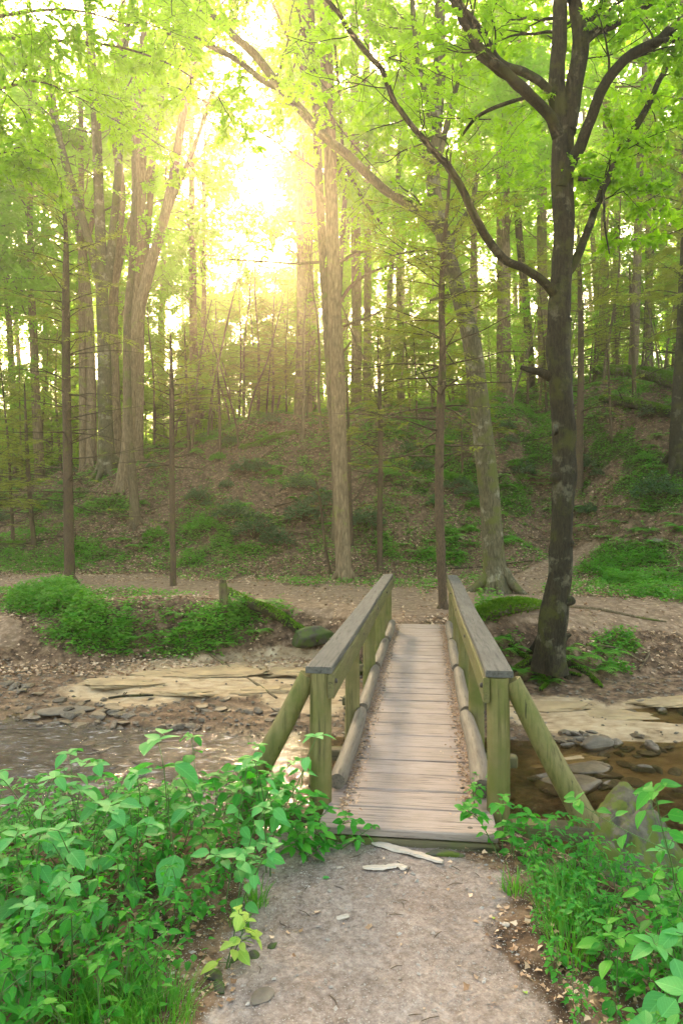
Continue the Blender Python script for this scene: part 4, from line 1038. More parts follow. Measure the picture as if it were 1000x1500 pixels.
# ------------------------------------------------------------------ ground cover and leaf litter (uncountable)
def field(n, rng, y0, y1, wx=.62):
    y = y0 * (y1 / y0) ** rng.rand(n); x = rng.uniform(-wx, wx, n) * y; return x, y
def ground_cover():
    rng = RS(500)
    x, y = field(520000, rng, 12.3, 55); z = terrain(x, y); g = green_mask(x, y, z)
    k = rng.rand(len(x)) < g * .75; x, y, z, g = x[k], y[k], z[k], g[k]
    lush = sst(.3, .9, g) * sst(40, 20, y)
    h = (.02 + .27 * rng.rand(len(x)) ** 1.2 * (.4 + lush)) * (1 + .5 * fbm(x * 1.5, y * 1.5, 2, 501))
    for nm, sel, mat, lab in (('ground_cover', np.ones(len(x), bool), 'cover', 'low bright green plants carpeting the mossy mounds and the foot of the slope'),):
        ml = MB(); m = sel.sum(); K = 3
        P = np.repeat(np.c_[x, y, z + h][sel], K, 0) + rng.normal(0, .035, (m * K, 3)); az = rng.uniform(0, 2 * pi, m * K)
        D = np.c_[np.cos(az), np.sin(az), rng.uniform(-.35, .3, m * K)]; N = np.c_[rng.normal(0, .35, (m * K, 2)), np.ones(m * K)]
        N[:, 1] -= .15
        S = rng.uniform(.045, .11, m * K) * (1 + .018 * np.clip(P[:, 1] - 18, 0, 40))
        scatter_tpl(ml, SIMPLE, P, D, N, S); tag(ml.build(nm, M[mat], None, False), lab, 'ground cover', None, 'stuff')
    # mossy fuzz tight on the soil
    x, y = field(90000, rng, 12.0, 40); z = terrain(x, y); g = green_mask(x, y, z); k = rng.rand(len(x)) < g * .8; x, y, z = x[k], y[k], z[k]
    ml = MB(); az = rng.uniform(0, 2 * pi, len(x)); D = np.c_[np.cos(az), np.sin(az), rng.uniform(.1, .8, len(x))]; N = np.c_[rng.normal(0, .5, (len(x), 2)), np.ones(len(x))]
    scatter_tpl(ml, SIMPLE, np.c_[x, y, z + .01], D, N, rng.uniform(.03, .07, len(x)) * (1 + .01 * y)); tag(ml.build('moss', M['moss'], None, False), 'short moss and seedlings on the soil between the leaves', 'moss', None, 'stuff')
ground_cover()
def litter():
    rng = RS(510)
    x, y = field(240000, rng, 12.5, 60); z = terrain(x, y); pm = path_mask(x, y, z)
    dens = np.where(y > 21, .85, .32) * (1 - .86 * pm) * (.45 + .55 * sst(-.3, .3, fbm(x * .7, y * .7, 3, 511)))
    k = rng.rand(len(x)) < dens; x, y, z = x[k], y[k], z[k]; n = len(x)
    ml = MB(); az = rng.uniform(0, 2 * pi, n); D = np.c_[np.cos(az), np.sin(az), rng.normal(0, .3, n)]; N = np.c_[rng.normal(0, .45, (n, 2)), np.ones(n)]
    scatter_tpl(ml, LOBED, np.c_[x, y, z + .02], D, N, rng.uniform(.045, .10, n) * (1 + .015 * np.clip(y - 15, 0, 50)))
    # near banks, beside the trodden path and along both deck edges
    x = rng.uniform(-3.2, 3.4, 16000); y = rng.uniform(2.2, 6.2, 16000); z = terrain(x, y); pm = path_mask(x, y, z)
    k = rng.rand(len(x)) < (1 - pm) * .8 + .035; k &= z > -.8; x, y, z = x[k], y[k], z[k]; n = len(x)
    az = rng.uniform(0, 2 * pi, n); D = np.c_[np.cos(az), np.sin(az), rng.normal(0, .25, n)]; N = np.c_[rng.normal(0, .4, (n, 2)), np.ones(n)]
    scatter_tpl(ml, LOBED, np.c_[x, y, z + .008], D, N, rng.uniform(.012, .045, n))
    n = 5200; s = np.where(rng.rand(n) < .5, -1, 1); yl = rng.uniform(4.25, 12.3, n); off = s * (.505 - np.abs(rng.normal(0, .052, n)) - .06); ta = math.atan(.125)
    x = -.125 + off * cos(ta) + yl * .125; k = np.abs(off) < .46; x, yl, off = x[k], yl[k], off[k]; n = len(x)
    az = rng.uniform(0, 2 * pi, n); D = np.c_[np.cos(az), np.sin(az), rng.normal(0, .25, n)]; N = np.c_[rng.normal(0, .3, (n, 2)), np.ones(n)]
    scatter_tpl(ml, LOBED, np.c_[x, yl, np.full(n, .008) + rng.rand(n) * .008], D, N, rng.uniform(.010, .028, n))
    tag(ml.build('leaf_litter', M['litter'], None, False), 'dry brown fallen leaves strewn over the slope, banks and deck edges', 'leaf litter', None, 'stuff')
litter()

# ------------------------------------------------------------------ stones
def rock_mesh(mb, c, s, rng, seed, sub=3, flat_top=None, ang=.25):
    import bmesh
    bm = bmesh.new(); bmesh.ops.create_icosphere(bm, subdivisions=sub, radius=1.0)
    v = np.array([q.co for q in bm.verts]); f = np.array([[q.index for q in t.verts] for t in bm.faces]); bm.free()
    # cut with random planes for faceted faces
    for k in range(9):
        nrm = unit(rng.normal(0, 1, 3)); d = rng.uniform(.55, .85); e = v @ nrm - d; v = v - np.clip(e, 0, None)[:, None] * nrm
    v = v * (1 + ang * .3 * fbm(v[:, 0] * 2 + seed, v[:, 1] * 2 + v[:, 2] * 1.7, 4, seed)[:, None]); a = rng.uniform(0, 6.28)
    v = v * np.array(s); v = v @ rotz(a if s[0] == s[1] else 0).T + np.array(c); mb.add(v, f)
def stone(name, label, px, py, size, mat, seed, rz=0, tilt=(0, 0), sink=.3, group=None, cat='stone', sub=3, xyz=None, ang=.25):
    rng = RS(seed); b = hit(px, py) if xyz is None else np.array(xyz); mb = MB(); rock_mesh(mb, (0, 0, 0), size, rng, seed, sub, None, ang)
    o = mb.build(name, M[mat]); o.location = tuple(b + [0, 0, size[2] * (1 - 2 * sink)]); o.rotation_euler = (tilt[0], tilt[1], rz); return tag(o, label, cat, group)
def wedge_boulder():
    import bmesh
    rng = RS(606); bm = bmesh.new()
    pts = [(-.80, -.62, -.5), (.62, -.70, -.5), (.85, .45, -.5), (-.55, .55, -.5), (-.62, -.42, .10), (.18, -.62, .02), (.66, -.38, .10), (.60, .34, .36), (.30, .52, .40), (-.30, .38, .14), (.52, .10, .40)]
    vs = [bm.verts.new(p) for p in pts]; bmesh.ops.convex_hull(bm, input=vs); bmesh.ops.triangulate(bm, faces=bm.faces[:]); bmesh.ops.subdivide_edges(bm, edges=bm.edges[:], cuts=14, use_grid_fill=True)
    v = np.array([q.co for q in bm.verts]); bmesh.ops.triangulate(bm, faces=bm.faces[:]); f = np.array([[q.index for q in t.verts] for t in bm.faces]); bm.free()
    n = v / np.linalg.norm(v, axis=1)[:, None]; v = v + n * (  .09 * fbm(v[:, 0] * 2.5 + v[:, 2], v[:, 1] * 2.5 + v[:, 2] * 1.5, 5, 3) - .05 * (np.abs(fbm(v[:, 0] * 1.7 + v[:, 2] * 2, v[:, 1] * 3, 3, 8)) < .035) + .022 * fbm(v[:, 0] * 14, v[:, 1] * 14 + v[:, 2] * 9, 4, 9))[:, None]
    mb = MB(); mb.add(v, f); o = mb.build('boulder', M['rock_mossy']); o.location = (1.92, 4.75, -.52); o.scale = (.56, .75, 1.0); tag(o, 'large angular boulder with mossy slanting face right of the near bridge end', 'boulder')
wedge_boulder()
stone('boulder', 'smooth reddish boulder low behind the right hand bushes', 0, 0, (.45, .5, .32), 'rock', 607, .3, (0, 0), .5, None, 'boulder', 4, (2.35, 4.35, -.62))
stone('boulder', 'dark mossy boulder at the bank left of the bridge end', 462, 936, (.62, .42, .24), 'rock_dark', 603, .2, (0, 0), .5, None, 'boulder', 4)
stone('boulder', 'rounded rock half hidden behind the left railing', 505, 985, (.42, .4, .26), 'rock_dark', 604, .2, (0, 0), .3, None, 'boulder', 4)
stone('flat_stone', 'pale flat slab lying on the gravel by the left creek edge', 98, 1044, (.42, .26, .05), 'rock', 605, .2, (0, 0), .2)
stone('flat_stone', 'light blocky stone in the gravel right of the bridge', 870, 1098, (.26, .14, .10), 'rock', 608, .2, (0, 0), .2)
stone('flat_stone', 'broad sunken slab under the water near the mossy boulder', 840, 1155, (.42, .30, .10), 'wet', 609, .1, (0, 0), .35)
stone('flat_stone', 'round submerged slab below the slanting brace', 858, 1132, (.34, .22, .08), 'wet', 610, .5, (0, 0), .3)
stone('flat_stone', 'tan flat stone in shade at the far right of the path', 960, 797, (.28, .2, .08), 'rock', 611, .5, (0, 0), .2)
stone('flat_stone', 'slab with a green moss patch set below the right deck corner', 0, 0, (.12, .05, .03), 'rock_mossy', 612, -.06, (0, 0), .5, None, 'stone', 3, (.60, 3.98, -.085))
stone('flat_stone', 'grey flagstone with yellow moss bedded low in the path edge', 385, 1462, (.06, .045, .012), 'rock', 613, 1.2, (0, 0), .3)
for i, (px, py, s) in enumerate([(315, 1432, .06), (372, 1402, .045), (345, 1408, .03), (398, 1388, .035), (322, 1450, .05)]):
    stone('flat_stone', ['dark slate chip', 'dark slate chip', 'dark slate chip', 'dark slate chip', 'dark slate chip'][i] + ' bedded in the path edge beside the left bushes', px, py, (s, s * .6, .012), 'rock_dark', 620 + i, rg.uniform(0, 3), (0, 0), .3, 'slate chips in the path edge')
stone('pebble', 'white stone lying on the near path', 502, 1348, (.035, .022, .016), 'chip', 630, .3, (0, 0), .2)
stone('pebble', 'small oval beige pebble near the left plants on the path', 497, 1273, (.022, .012, .008), 'chip', 631, .1, (0, 0), .2)
stone('pebble', 'cream pebble on the right side of the near path', 740, 1357, (.022, .016, .010), 'chip', 632, .1, (0, 0), .2)
for i, (px, py, sx, sy, rz, lab) in enumerate([
    (300, 985, 1.1, .55, .1, 'broad tan sandstone slab under the stick left of the bridge'), (430, 985, .8, .5, -.2, 'tan sandstone slab beside the left railing'), (180, 1003, .9, .35, .05, 'long tan sandstone slab nearest the muddy left bank'),
    (400, 1012, .75, .3, .2, 'low tan slab at the tip of the long stick'), (265, 1018, .6, .22, -.1, 'thin tan slab edge next to the short forked stick'), (800, 1038, .8, .35, .1, 'tan sandstone slab right of the brace under the dark maple'),
    (900, 1052, .7, .28, -.15, 'tan slab in the middle of the right creek bed'), (985, 1030, .8, .3, .1, 'tan rock shelf at the right edge of the creek'), (830, 1120, .5, .25, .1, 'wet tan slab breaking the surface between brace and boulder')]):
    stone('sandstone_slab', lab, px, py, (sx, sy, .05), 'rock_tan', 660 + i, rz, (0, 0), .36, None, 'rock slab', 5, None, 1.6)['kind'] = 'thing'
def stones():
    rng = RS(640); protos = []
    for k in range(6):
        mb = MB(); rock_mesh(mb, (0, 0, 0), (1, rng.uniform(.5, .8), rng.uniform(.18, .35)), RS(650 + k), 650 + k, 3); o = mb.build('creek_stone', M['wet' if k % 2 else 'rock'], None, k % 2 == 0); protos.append(o)
    spots = []
    zones = [(130, 1052, 90, 22, 46), (170, 1085, 80, 14, 22), (40, 1008, 60, 18, 14), (330, 1040, 90, 12, 16), (250, 1068, 50, 12, 12), (420, 1060, 40, 20, 10), (850, 1085, 70, 12, 34), (920, 1100, 80, 10, 20), (940, 1045, 60, 14, 8), (900, 1140, 90, 26, 22), (370, 880, 40, 8, 3), (100, 1130, 120, 20, 10)]
    for cx, cy, rx, ry, n in zones:
        for k in range(n): spots.append((cx + rng.normal(0, .5) * rx, cy + rng.normal(0, .6) * ry))
    for i, (px, py) in enumerate(spots):
        b = hit(px, py); s = rng.uniform(.05, .15) * (1.5 if rng.rand() < .15 else 1)
        o = protos[i] if i < 6 else protos[i % 6].copy()
        if i >= 6: C.objects.link(o)
        o.location = tuple(b + [0, 0, s * .1]); o.scale = (s, s, s * rng.uniform(.8, 1.5)); o.rotation_euler = (rng.normal(0, .12), rng.normal(0, .12), rng.uniform(0, 6.28))
        tag(o, 'small flat creek stone among the many on the gravel bars', 'stone', 'flat stones on the gravel bars')
    # gravel
    n = 9000; px = rng.uniform(-60, 1060, n); x, y = field(n, rng, 5.5, 14.5, .6); z = terrain(x, y); sm = sand_mask(x, y, z)
    k = (z < -.85) & (z > -1.04) & (rng.rand(n) < np.where(sm > .5, .12, .8)); x, y, z = x[k], y[k], z[k]; n = len(x)
    ov = np.array([(1, 0, 0), (-1, 0, 0), (0, .7, 0), (0, -.7, 0), (0, 0, .45), (0, 0, -.45)]); of = np.array([(0, 2, 4), (2, 1, 4), (1, 3, 4), (3, 0, 4), (2, 0, 5), (1, 2, 5), (3, 1, 5), (0, 3, 5)])
    mb = MB(); az = rng.uniform(0, 6.28, n); scatter_tpl(mb, (ov, of, None), np.c_[x, y, z + .008], np.c_[np.cos(az), np.sin(az), rng.normal(0, .1, n)], np.c_[rng.normal(0, .15, (n, 2)), np.ones(n)], rng.uniform(.012, .05, n))
    # grit on the near path
    x = rng.uniform(-1, 1.4, 15000); y = rng.uniform(2.3, 4.2, 15000); z = terrain(x, y); n = len(x); az = rng.uniform(0, 6.28, n)
    q = rng.rand(n) < .02; sc_ = np.where(q, rng.uniform(2.2, 4.2, n), 1)
    scatter_tpl(mb, (ov, of, None), np.c_[x, y, z + .0015], np.c_[np.cos(az), np.sin(az), rng.normal(0, .1, n)], np.c_[rng.normal(0, .15, (n, 2)), np.ones(n)], rng.uniform(.0012, .0052, n) * sc_, 1)
    tag(mb.build('gravel', [M['rock'], M['grit']], None, False), 'fine gravel and grit on creek bars and path', 'gravel', None, 'stuff')
stones()

# ------------------------------------------------------------------ logs, stump, driftwood
def moss_on(mw, P, R, rng, dens=1.0, size=.05):
    L = np.linalg.norm(np.diff(P, axis=0), axis=1).sum(); n = int(900 * L * dens); t = rng.rand(n) * (len(P) - 1.001); i = t.astype(int); f = (t - i)[:, None]
    c = P[i] * (1 - f) + P[i + 1] * f; r = R[i] * 1.0; T = P[np.minimum(i + 1, len(P) - 1)] - P[i]; T /= np.linalg.norm(T, axis=1)[:, None]
    Sd = np.cross(T, [0, 0, 1.]); Sd /= np.linalg.norm(Sd, axis=1)[:, None] + 1e-9; U = np.cross(Sd, T); a = rng.normal(0, .8, n)
    nr = U * np.cos(a)[:, None] + Sd * np.sin(a)[:, None]; D = nr * .5 + rng.normal(0, .6, (n, 3))
    scatter_tpl(mw, SIMPLE, c + nr * r[:, None], D, nr + rng.normal(0, .3, (n, 3)), rng.uniform(.5, 1.2, n) * size)
def log(name, label, pts, mat, seed, moss=0, cat='log', absolute=False, stubs=0, msize=.05):
    """pts: (px, py, radius m, lift m) resting on the terrain"""
    rng = RS(seed); W_ = []
    for p in pts:
        h_ = hit(p[0], p[1]) if not absolute else np.array(p[:3], float)
        r = p[2] if not absolute else p[3]; W_.append(list(h_ + [0, 0, (r * .6 + (p[3] if len(p) > 3 else 0)) if not absolute else 0]) + [r])
    W_ = np.array(W_); Q = catmull(W_, 30); P, R = Q[:, :3], Q[:, 3]; b = P[0].copy(); root = empty(name, tuple(b)); tag(root, label, cat)
    mb = MB(); tube(mb, P, R, 14, 0, .15, seed, lump=.2)
    for k in range(stubs):
        i = rng.randint(4, 26); d = unit([rng.normal(0, .5), -.6, rng.uniform(.2, 1)]); tube(mb, wander(P[i], d, R[i] * rng.uniform(3, 6), 4, rng), np.linspace(R[i] * .3, .008, 5), 6)
    local(mb.build('trunk', M[mat], root), b)
    if moss: mm = MB(); moss_on(mm, P, R, rng, moss, msize); mo = local(mm.build('moss', M['moss'], root, False), b); mo['kind'] = 'stuff'
    return root
log('fallen_log', 'mossy fallen trunk slanting from broken post down to the creek', [(330, 868, .09), (365, 895, .10, .1), (400, 915, .10, .15), (435, 935, .09, .14), (468, 952, .08, .08)], 'bark_dark', 700, .45, msize=.05)
log('fallen_log', 'long mossy log high on the right slope reaching the right edge', [(868, 552, .20, .25), (915, 562, .23, .4), (960, 572, .27, .45), (1010, 590, .30, .45), (1060, 605, .32, .4)], 'bark_mossy', 701, 1.4, msize=.09, stubs=3)
log('fallen_log', 'lower mossy log lying beneath the long one on the right slope', [(880, 594, .15, .2), (920, 604, .18, .25), (965, 616, .2, .25), (1020, 632, .2, .2)], 'bark_dark', 702, .9, msize=.08, stubs=3)
log('fallen_log', 'dark bare log lying on the ridge crest above the leafy slope', [(383, 604, .09), (405, 600, .10), (430, 594, .10), (452, 590, .09)], 'bark_dark', 703, 0)
log('fallen_log', 'green mossy log on the slope below the dark crest log', [(352, 660, .07), (385, 650, .10), (410, 643, .10), (432, 636, .08)], 'bark_mossy', 704, 1.2, msize=.09)
log('fallen_log', 'yellow green mossy log end lying in low plants at the left edge', [(-30, 806, .17), (0, 805, .17), (20, 804, .16), (37, 803, .14)], 'bark_mossy', 705, 1.4, msize=.06)
log('fallen_log', 'mossy log end resting on the bank right of the railing', [(672, 925, .08, .0), (700, 916, .12, .06), (730, 910, .14, .1), (760, 903, .12, .1), (790, 893, .07, .04)], 'bark_mossy', 706, 2.6, msize=.07)
log('stick', 'dark stick lying across the tan sandstone toward the bridge', [(268, 938, .035, .03), (310, 962, .03), (345, 985, .025), (378, 1005, .022), (405, 1024, .018)], 'bark_mid', 707, 0, 'stick')
log('stick', 'short forked stick on gravel in front of the sandstone', [(160, 1024, .018), (185, 1021, .02), (225, 1020, .016)], 'bark_dark', 708, 0, 'stick', stubs=3)
log('stick', 'brown branch lying on the gravel left of the bridge brace', [(222, 1092, .02), (240, 1082, .024), (262, 1066, .02)], 'bark_mid', 709, 0, 'stick', stubs=1)
log('root', 'exposed root looping down the muddy bank right of the dark maple', [(858, 948, .02, .02), (905, 955, .022, .03), (940, 975, .02, .04), (950, 960, .016, .04), (935, 985, .015, .02)], 'bark_mid', 710, 0, 'root')
log('root', 'pale root running along the bank top to the right', [(830, 890, .03), (880, 895, .03), (930, 905, .024), (975, 912, .018)], 'bark_mid', 711, 0, 'root')
for i_, (pts_, lab_) in enumerate([
    ([(790, 968, .06), (765, 978, .05), (745, 992, .035), (735, 1003, .02)], 'thick mossy root running left down the bank from the dark maple'),
    ([(825, 972, .06), (850, 985, .045), (872, 1000, .03), (880, 1008, .02)], 'mossy root running right down the bank from the dark maple'),
    ([(800, 975, .05), (792, 990, .04), (800, 1003, .03), (790, 1012, .02)], 'root dropping straight down the bank under the dark maple'),
    ([(745, 950, .03, .03), (770, 968, .03, .03), (812, 985, .028, .02), (850, 996, .02, .02)], 'looping root crossing the bank face under the dark maple')]):
    log('root', lab_, pts_, 'bark_dark', 715 + i_, 1.0, 'root', msize=.035)
log('branch', 'thin fallen branch crossing the dirt behind the moss barked tree', [(600, 842, .02), (650, 835, .025), (700, 832, .025), (780, 822, .018)], 'bark_dark', 712, 0, 'branch', stubs=4)
def broken_post():
    rng = RS(720); b = hit(328, 898); root = empty('broken_post', tuple(b)); tag(root, 'short weathered broken post standing at the head of the fallen log', 'post')
    mb = MB(); P = catmull([(0, 0, -.15), (.0, 0, .2), (-.02, 0, .62)], 12); tube(mb, P, [.095] * 11 + [.085], 12, 0, .15, 5)
    for k in range(7): a = k * .9; box_mesh(mb, (-.02 + cos(a) * .05, sin(a) * .05, .63), (.035, .03, rng.uniform(.04, .14)), rotz(a), 0, .008, rng, .01)
    mb.build('post', M['bark_mid'], root)
broken_post()
def driftwood(label, pts, w, seed):
    rng = RS(seed); P = np.array([[*hit(px, py)] for px, py in pts]); b = P[0].copy(); P[:, 2] += .012; Pc = catmull(P, 16)
    mb = MB(); R = w * (1 + .3 * fbm(np.arange(16) * .5, np.zeros(16), 2, seed)); R[0] *= .55; R[-1] *= .7
    T = np.gradient(Pc, axis=0); T /= np.linalg.norm(T, axis=1)[:, None]; S = np.cross(T, [0, 0, 1.])
    prof = [(-1, -.1), (-.7, .35), (.6, .42), (1, -.05), (.4, -.4), (-.5, -.4)]
    V = np.array([[Pc[i] + S[i] * a * R[i] + np.array([0, 0, c_ * R[i] * .7]) + rng.normal(0, .0015, 3) for a, c_ in prof] for i in range(16)]).reshape(-1, 3)
    f = [(i * 6 + j, i * 6 + (j + 1) % 6, (i + 1) * 6 + (j + 1) % 6, (i + 1) * 6 + j) for i in range(15) for j in range(6)]
    mb.add(V, np.array(f)); mb.add(V, np.array([(0, 1, 2, 3), (0, 3, 4, 5), (90, 91, 92, 93), (90, 93, 94, 95)]))
    o = mb.build('driftwood', M['chip'], None, False); local(o, b); o.location = tuple(b); tag(o, label, 'driftwood')
driftwood('long bleached wood splinter lying on the path before the bridge', [(546, 1238), (580, 1246), (615, 1256), (648, 1266)], .030, 731)
driftwood('short pale bark strip on the path below the long splinter', [(531, 1275), (560, 1274), (582, 1271), (594, 1276)], .024, 732)
def small_sticks():
    rng = RS(735)
    for i in range(46):
        x, y = rng.uniform(-.6, 1.2), rng.uniform(2.5, 4.0); a = rng.uniform(0, pi); l = rng.uniform(.02, .09); z = gz(x, y)
        mb = MB(); P = catmull([(-l / 2, 0, .002), (0, l * rng.normal(0, .08), .004), (l / 2, 0, .002)], 5); tube(mb, P, [.0012, .0018, .0018, .0015, .001], 5)
        o = mb.build('twig', M['twig']); o.location = (x, y, z + .002); o.rotation_euler = (0, 0, a); tag(o, 'thin dry twig scrap lying on the near path dirt', 'twig', 'twig scraps on the path')
small_sticks()
print('t stones', time.time() - T00)

# ------------------------------------------------------------------ ferns and shrubs
def make_fern(seed, nf=8, L=.55):
    rng = RS(seed); root = empty('fern'); ml = MB()
    for k in range(nf):
        az = k * 2 * pi / nf + rng.uniform(-.3, .3); l = L * rng.uniform(.7, 1.15)
        t = np.linspace(0, 1, 16); r = l * (t * .95); z = l * (.75 * t - .72 * t ** 2.2); P = np.c_[np.cos(az) * r, np.sin(az) * r, z]
        tube(ml, P, np.linspace(.004, .0015, 16), 3, 0, caps=False)
        T = np.gradient(P, axis=0); S = np.cross(T, [0, 0, 1.]); S /= np.linalg.norm(S, axis=1)[:, None]
        for s in (-1, 1):
            w = l * .26 * np.sin(np.pi * np.clip(t[2:] * .93 + .05, 0, 1)) ** .8
            D = S[2:] * s + T[2:] / np.linalg.norm(T[2:], axis=1)[:, None] * .35; D[:, 2] -= .15
            tv = np.array([(-.13, 0, 0), (.13, .1, 0), (.10, .6, 0), (0, 1, -.05), (-.10, .55, 0)]); tf = np.array([(0, 1, 2), (0, 2, 4), (4, 2, 3)])
            scatter_tpl(ml, (tv, tf, None), P[2:], D, np.tile([0, 0, 1.], (14, 1)) + rng.normal(0, .15, (14, 3)), w)
    ml.build('fronds', M['cover'], root); return root
fsp = [(865, 775), (880, 790), (850, 752), (895, 745), (905, 770), (930, 752), (960, 745), (985, 722), (820, 645), (850, 640), (880, 625), (945, 818), (965, 826), (990, 838), (930, 836), (985, 860), (905, 850), (845, 968), (825, 955), (870, 985), (760, 985), (740, 955), (720, 940),
       (590, 800), (615, 812), (640, 798), (665, 815), (600, 825), (560, 815), (690, 800), (540, 700), (640, 740), (700, 740), (590, 730), (20, 745), (45, 755), (8, 735), (160, 735), (178, 760), (175, 795), (205, 805), (230, 790), (350, 910), (375, 930), (395, 885), (250, 935), (300, 925), (200, 940), (150, 930), (120, 935), (80, 930), (330, 945), (270, 905), (800, 1000), (780, 990), (890, 960),
       (730, 700), (760, 680), (790, 700), (640, 660), (600, 640), (570, 620), (660, 600), (940, 660), (970, 640), (1000, 760), (960, 690), (20, 640)]
fp = [make_fern(740 + k, 7 + k, .5) for k in range(3)]
fr = RS(745)
for i, (px, py) in enumerate(fsp):
    b = hit(px, py); sc = fr.uniform(.8, 1.4) * (.75 if py > 860 else 1); lab = 'green fern on the ' + ('slope behind the bridge' if py < 860 else 'bank above the creek'); grp = 'ferns on the slope' if py < 860 else 'ferns on the creek banks'
    if i < 3: o = fp[i]; o.location = tuple(b); o.scale = (sc,) * 3; o.rotation_euler = (0, 0, fr.uniform(0, 6)); tag(o, lab, 'fern', grp)
    else: copy_thing(fp[i % 3], tuple(b), fr.uniform(0, 6), sc, lab, grp)
for k in range(95):
    px, py = fr.uniform(-20, 1020), fr.uniform(590, 800)
    b = hit(px, py)
    if b[1] > 40 or b[1] < 20: continue
    if vnoise(b[0] * .4, b[1] * .4, 91) < -.25: continue
    copy_thing(fp[k % 3], tuple(b), fr.uniform(0, 6), fr.uniform(.8, 1.5), 'green fern on the slope behind the bridge', 'ferns on the slope', (fr.normal(0, .15), fr.normal(0, .15)))
for k in range(34):
    px, py = fr.uniform(40, 1000), fr.uniform(600, 800); b = hit(px, py); a = fr.uniform(0, pi); l = fr.uniform(.5, 1.8)
    pts = []
    for t in np.linspace(-1, 1, 5):
        x, y = b[0] + cos(a) * l * t, b[1] + sin(a) * l * t * .6; pts.append((x, y, gz(x, y) + .04 + fr.uniform(0, .08)))
    mb = MB(); Pb = catmull(pts, 10); tube(mb, Pb, np.linspace(.035, .010, 10) * fr.uniform(.5, 1.3), 6, 0, .1, k)
    for q in range(4): i_ = fr.randint(2, 9); tube(mb, wander(Pb[i_], [fr.normal(), fr.normal(), .6], l * .35, 3, fr, .2), [.010, .008, .006, .003], 4)
    o = mb.build('fallen_branch', M['bark_mid' if k % 2 else 'twig']); local(o, b); o.location = tuple(b); tag(o, 'grey brown fallen branch among the leaves on the slope', 'branch', 'fallen branches on the slope')
for f in fp: f['category'] = 'fern'
def make_shrub(seed, w, h, mat, name='shrub', n=260, leaf=.085, flowers=0):
    rng = RS(seed); root = empty(name); mw, ml = MB(), MB(); A, D = [], []
    for k in range(n):
        az, rr = rng.uniform(0, 2 * pi), rng.rand() ** .5; zz = h * (1 - rr ** 2 * .75) * rng.uniform(.35, 1); p = np.array([cos(az) * rr * w, sin(az) * rr * w, zz]); A.append(p); D.append(unit(p * [1, 1, .6] + rng.normal(0, .25, 3)))
    for k in range(26):
        p = A[k * n // 26]; tube(mw, catmull([(0, 0, -.05), p * .5 + rng.normal(0, .05, 3), p], 7), np.linspace(.014, .004, 7), 4, 0, caps=False)
    A, D = np.array(A), np.array(D); sprays(ml, mw, A, D, .16, 7, leaf, SIMPLE, rng, 0, 60, .4, .05, .003, 0)
    mw.build('stems', M['twig'], root); ml.build('leaves', M[mat], root, False)
    if flowers:
        mf = MB(); q = A[rng.choice(n, flowers)] + [0, 0, .08]; az = rng.uniform(0, 6.28, flowers)
        for k in range(5): scatter_tpl(mf, SIMPLE, q, np.c_[np.cos(az + k * 1.26), np.sin(az + k * 1.26), np.full(flowers, .3)], np.tile([0, 0, 1.], (flowers, 1)), .05)
        mf.build('blossoms', M['flower'], root)
    return root
sh = [make_shrub(760, .8, .95, 'cover_dark', n=300, flowers=14), make_shrub(761, .6, .75, 'cover_dark', n=240), make_shrub(762, .7, .6, 'cover', n=240)]
sr = RS(765)
for i, (px, py, k, s, lab) in enumerate([
    (372, 790, 0, 1.0, 'laurel shrub with pale blossoms right of the bright green patch'), (445, 765, 1, 1.15, 'dark laurel shrub on the slope left of the pale central tree'), (565, 700, 2, .8, 'low green shrub on the slope above the left railing'),
    (340, 762, 0, .9, 'blossoming laurel shrub uppermost on the slope left of centre'), (405, 800, 0, .8, 'laurel shrub nearest the path left of the pale tree'), (535, 772, 1, 1.05, 'dark glossy shrub between pale central tree and thin sapling'),
    (470, 742, 1, 1.0, 'dark shrub touching the left side of the pale central trunk'), (300, 780, 2, 1.0, 'bright leafy shrub behind the thin hemlock with mossy foot'), (230, 790, 2, .7, 'low bright shrub left of the thin hemlock with mossy foot'),
    (765, 700, 1, .9, 'dark shrub behind the left side of the dark maple'), (440, 720, 0, .8, 'pale flecked laurel on the slope above the dark shrub'), (850, 690, 1, .8, 'grey green shrub right of the dark maple trunk'), (960, 730, 1, 1.2, 'dark shrub in the gully at the right edge'),
    (290, 735, 1, .8, 'small dark shrub beyond the bright leafy one'), (620, 690, 1, .7, 'scrubby dark bush on the slope left of the bridge hemlock')]):
    b = hit(px, py)
    used_ = sh[k].get('used', 0)
    if not used_: o = sh[k]; o['used'] = 1; o.location = tuple(b); o.scale = (s,) * 3; o.rotation_euler = (0, 0, sr.uniform(0, 6)); tag(o, lab, 'shrub', 'shrubs on the slope')
    else: copy_thing(sh[k], tuple(b), sr.uniform(0, 6), s, lab, 'shrubs on the slope')

for i in range(46):
    px, py = sr.uniform(-20, 1020), sr.uniform(600, 790); b = hit(px, py); k = (1, 2, 2, 0)[i % 4]
    if b[1] < 21 or b[1] > 42: continue
    copy_thing(sh[k], tuple(b), sr.uniform(0, 6), sr.uniform(.35, .75), 'small leafy bush scattered on the slope behind the bridge', 'small bushes scattered on the slope')
